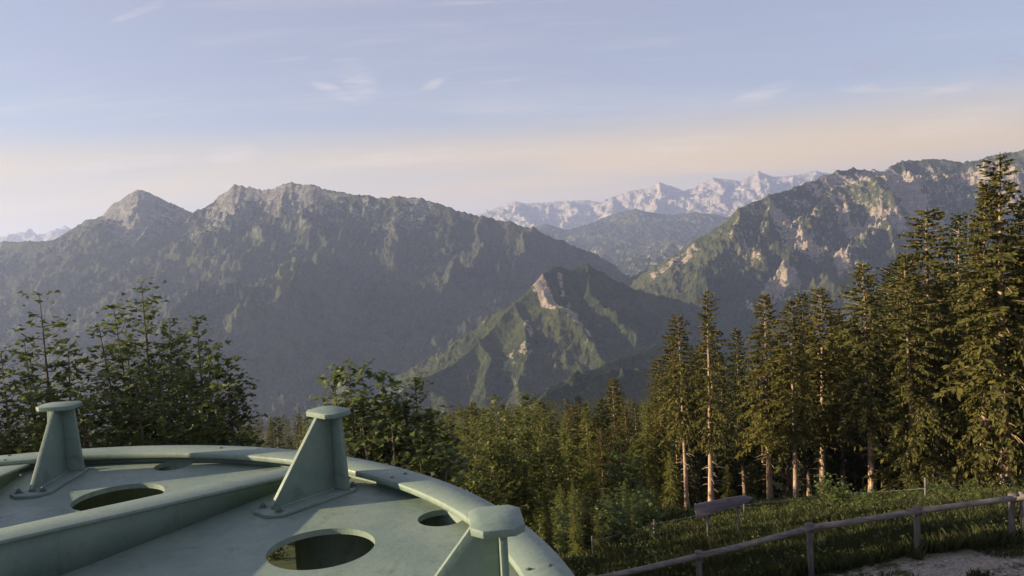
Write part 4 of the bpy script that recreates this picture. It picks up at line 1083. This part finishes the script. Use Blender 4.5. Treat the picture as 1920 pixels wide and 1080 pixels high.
for (px, py), lab, k_, s_ in (((560, 1030), "shrub under the wheel, seen through the large hole nearest the camera", 0, 1.1), ((640, 1015), "low shrub under the wheel beside its support leg", 1, 1.2), ((215, 930), "shrub under the wheel, seen through the far large hole", 1, 1.5), ((515, 1050), "leafy shrub below the lit part of the wheel", 1, 1.1)):
    p = ground_hit(px, py, 2.0); o = copy_tree(sh[k_]); o.location = p; o.scale = (s_,) * 3
    tag(o, lab, "shrub", "shrubs under the wheel")

# ------------------------------------------------------------------ wooden rail fence
WOOD = mat_wood("weathered_wood", (0.085, 0.075, 0.070), (0.20, 0.178, 0.165))
RAILWOOD = mat_wood("weathered_rail", (0.095, 0.085, 0.080), (0.24, 0.215, 0.20), (2.2, 26, 26))
WOOD_D = mat_wood("dark_wood", (0.07, 0.055, 0.05), (0.15, 0.125, 0.115))
fence = empty("wooden_fence")
tag(fence, "weathered post and rail fence running along the gravel", "fence")
FY = 20.0
tops = [(905, 1128), (1108, 1082), (1310, 1037), (1517, 985), (1718, 953), (1897, 929), (2090, 905)]
P3 = [at(px, py, FY) for px, py in tops]
fence.location = (P3[3].x, FY, float(ground_z(P3[3].x, FY)))
fo = np.array(fence.location)
for i, p in enumerate(P3):
    if i in (0, 1): 
        if i == 0: continue
    g = float(ground_z(p.x, FY))
    m = MB(); r = 0.075
    lean = 0.03 * math.sin(i * 2.3)
    m.tube([(p.x + lean, FY, g - 0.4), (p.x, FY, p.z - 0.10), (p.x, FY, p.z + 0.035)], [r * 1.05, r, r * 0.9], 9)
    m.v = [v - fo for v in m.v]
    o = m.build("post", WOOD, fence, smooth=False)
    cpm = MB(); cpm.tube([(p.x, FY - 0.06, p.z - 0.125), (p.x, FY - 0.06, p.z + 0.055), (p.x, FY - 0.06, p.z + 0.075)], [0.125, 0.120, 0.09], 10); cpm.v = [v - fo for v in cpm.v]; cpm.build("cap", WOOD_D, o)
for i, (a, b) in enumerate(zip(P3[:-1], P3[1:])):
    m = MB(); off = -0.12
    pts = [a.lerp(b, t) + Vector((0, off + 0.01 * math.sin(i * 5 + t * 3), -0.02 - 0.012 * math.sin(math.pi * t) + 0.004 * math.sin(7 * t + i))) for t in (-0.02, 0.25, 0.5, 0.75, 1.0)]
    m.tube([tuple(q) for q in pts], [0.076, 0.074, 0.072, 0.073, 0.071], 10); m.v = [v - fo for v in m.v]
    m.build("rail", RAILWOOD, fence, smooth=True)
# leaning post tied to the end post
e = P3[5]; m = MB()
ge = float(ground_z(e.x + 0.3, FY))
m.tube([(e.x + 0.32, FY - 0.05, ge - 0.3), (e.x + 0.19, FY - 0.08, e.z + 0.10)], [0.07, 0.065], 9); m.v = [v - fo for v in m.v]
m.build("brace_post", WOOD, fence)

# arrow shaped wooden sign
sp_ = ground_hit(1330, 1022); SY = sp_.y
sign = empty("arrow_sign", (sp_.x, SY, sp_.z)); so = np.array(sign.location)
tag(sign, "weathered wooden arrow sign on two posts in the long grass", "sign")
pl = MB()
outline = [(1302, 946), (1382, 931), (1398, 929), (1412, 934), (1402, 942), (1306, 974)]
q = [at(px, py, SY) for px, py in outline]
pl.prism([tuple(np.array(v) - so) for v in q], (0, 0.05, 0))
def mat_board():
    m = Mat("faded_board", 0.85, 0.2); p = m.coord('Object')
    g = m.noise(m.mapping(p, (1.5, 8, 22)), 1.0, 6, 0.65, 0.4)
    c = m.mix(m.rng(g, 0.3, 0.7), (0.16, 0.135, 0.15), (0.28, 0.245, 0.27))
    f = m.noise(m.mapping(p, (7, 1, 5)), 1.0, 4, 0.7)
    c = m.mix(m.math('MULTIPLY', m.rng(f, 0.52, 0.66), 0.6), c, (0.15, 0.065, 0.095))
    m.color(c); m.bump(g, 0.5, 0.008); return m.m
pl.build("board", mat_board(), sign, bevel=0.006)
for px, py in ((1326, 966), (1383, 950)):
    t = at(px, py, SY + 0.10); m = MB()
    m.tube([(t.x, SY + 0.10, float(ground_z(t.x, SY)) - 0.4), (t.x, SY + 0.10, t.z + 0.12)], [0.05, 0.045], 8); m.v = [v - so for v in m.v]
    m.build("post", WOOD, sign)

# wire fence behind the grass
wf = empty("wire_fence", tuple(ground_hit(1227, 1010))); wo = np.array(wf.location)
tag(wf, "thin wire stock fence with small posts crossing the long grass", "fence")
WIRE = Mat("fence_wire", 0.4, 0.5); WIRE.color((0.42, 0.42, 0.44)); WIRE.b.inputs['Metallic'].default_value = 0.3
heads = []
for k, (px, py, hh, rr, mt) in enumerate([(1112, 1048, 0.95, 0.035, WOOD_D), (1228, 1012, 0.95, 0.07, WOOD), (1396, 972, 1.0, 0.05, WOOD_D), (1560, 950, 1.0, 0.05, WOOD), (1736, 941, 1.35, 0.075, WOOD), (1960, 912, 1.1, 0.06, WOOD)]):
    p = ground_hit(px, py); m = MB(); m.tube([(p.x, p.y, p.z - 0.3), (p.x, p.y, p.z + hh)], [rr, rr * 0.92], 7); m.v = [v - wo for v in m.v]
    m.build("post", mt, wf); heads.append(p)
for lev in (0.30, 0.78):
    for a, b in zip(heads[:-1], heads[1:]):
        m = MB(); pts = []
        for t in np.linspace(0, 1, 7):
            x, y = a.x + (b.x - a.x) * t, a.y + (b.y - a.y) * t
            zz = a.z + (b.z - a.z) * t + lev - 0.10 * math.sin(math.pi * t) * 0.4
            pts.append((x, y - 0.07, zz))
        m.tube(pts, 0.007, 4, False); m.v = [v - wo for v in m.v]; m.build("wire", WIRE.m, wf)

# ------------------------------------------------------------------ grass, weeds and stones
def mat_grass():
    m = Mat("long_grass", 0.7, 0.2); t = m.attr('tint')
    c = m.mix(t, (0.022, 0.036, 0.011), (0.080, 0.080, 0.028))
    m.color(c); return m.leafy(0.3).m
rngg = np.random.default_rng(3)
def blades(n, y0, y1, pw, px0, px1, hmin, hmax, wid):
    Y = y0 + (y1 - y0) * rngg.random(n) ** pw
    px = rngg.uniform(px0, px1, n); X = (px - 960) / F_PX * Y * 1.02
    Z = ground_z(X, Y)
    pat = 0.5 + 0.5 * fbm(X / 1.3, Y / 1.3, 3, 44); dens = fbm(X / 2.2, Y / 2.2, 3, 91)
    keep = (Y > 20.1 + 0.5 * np.clip(dens, -1, 1)) | ((dens > 0.30) & (Y > 15.5))
    X, Y, Z, pat = X[keep], Y[keep], Z[keep], pat[keep]; n = len(X)
    h = rngg.uniform(hmin, hmax, n) * (0.55 + 0.75 * np.clip(pat, 0, 1)) * np.where(Y < 19.8, 0.45, 1.0)
    a = rngg.uniform(0, 6.283, n); w = wid * (Y / 25) * rngg.uniform(0.6, 1.4, n); b = rngg.uniform(0.1, 0.6, n) * h; a2 = rngg.uniform(0, 6.283, n)
    dx, dy = np.cos(a) * w, np.sin(a) * w; lx, ly = np.cos(a2) * b, np.sin(a2) * b
    V = np.stack([np.stack([X - dx, Y - dy, Z - 0.03], 1), np.stack([X + dx, Y + dy, Z - 0.03], 1), np.stack([X + dx * 0.6 + lx * 0.4, Y + dy * 0.6 + ly * 0.4, Z + h * 0.65], 1), np.stack([X + lx, Y + ly, Z + h], 1)], 1).reshape(-1, 3)
    Q = np.arange(n * 4).reshape(-1, 4); T = np.repeat(np.clip(0.15 + 0.6 * pat * rngg.uniform(0.5, 1.3, n), 0, 1), 4) * np.tile([0.6, 0.6, 1.0, 1.15], n)
    return V, Q, T
A = blades(70000, 18.2, 34, 1.3, 1000, 2010, 0.18, 0.5, 0.012)
B = blades(60000, 33, 66, 1.0, 1000, 2010, 0.16, 0.42, 0.014)
o = np_mesh("grass", np.concatenate([A[0], B[0]]), np.concatenate([A[1], B[1] + len(A[0])]), mat_grass(), None, {'tint': np.clip(np.concatenate([A[2], B[2]]), 0, 1)})
tag(o, "long uncut meadow grass between the fence and the spruces", "grass", None, 'stuff')
# broad leaved weeds
n = 14000
Y = rngg.uniform(19.8, 58, n); X = (rngg.uniform(1010, 1990, n) - 960) / F_PX * Y; den_ = fbm(X / 1.7, Y / 1.7, 3, 15); k_ = den_ > 0.05; X, Y = X[k_], Y[k_]
cen = np.stack([X, Y, ground_z(X, Y) + rngg.uniform(0.1, 0.6, len(X))], 1)
V, F, T = leaves(cen, 0.085, rngg, 0.45, 0.8)
o = np_mesh("weeds", V, F, MAPLE, None, {'tint': T}); tag(o, "broad leaved weeds scattered through the long grass", "weeds", None, 'stuff')
# loose stones
STONE = Mat("limestone_gravel", 0.95, 0.1); f = STONE.noise(STONE.pos(), 9, 4); STONE.color(STONE.mix(f, (0.18, 0.155, 0.135), (0.40, 0.355, 0.32)))
sv = []; sf = []; nn = 0
ico = np.array([[0, 0, 1], [0.9, 0, 0.4], [0.28, 0.85, 0.4], [-0.72, 0.53, 0.4], [-0.72, -0.53, 0.4], [0.28, -0.85, 0.4], [0.95, 0.2, -0.2], [0.1, 1, -0.2], [-0.9, 0.4, -0.2], [-0.6, -0.8, -0.2], [0.5, -0.9, -0.2]])
icf = np.array([[0, 1, 2], [0, 2, 3], [0, 3, 4], [0, 4, 5], [0, 5, 1], [1, 6, 2], [2, 7, 3], [3, 8, 4], [4, 9, 5], [5, 10, 1], [6, 7, 2], [7, 8, 3], [8, 9, 4], [9, 10, 5], [10, 6, 1]])
for _ in range(2600):
    y = rngg.uniform(13.5, 19.6); x = (rngg.uniform(1250, 2050) - 960) / F_PX * y
    if fbm(np.array([x / 1.6]), np.array([y / 1.6]), 3, 61)[0] < -0.1: continue
    s = 0.012 + 0.05 * rngg.random() ** 3
    sv.append(ico * s * np.array([rngg.uniform(0.8, 1.5), rngg.uniform(0.8, 1.5), rngg.uniform(0.4, 0.8)]) + np.array([x, y, float(ground_z(x, y)) + s * 0.1])); sf.append(icf + nn); nn += len(ico)
o = np_mesh("gravel", np.concatenate(sv), np.concatenate(sf), STONE.m); tag(o, "pale loose limestone stones on the trodden ground", "gravel", None, 'stuff')
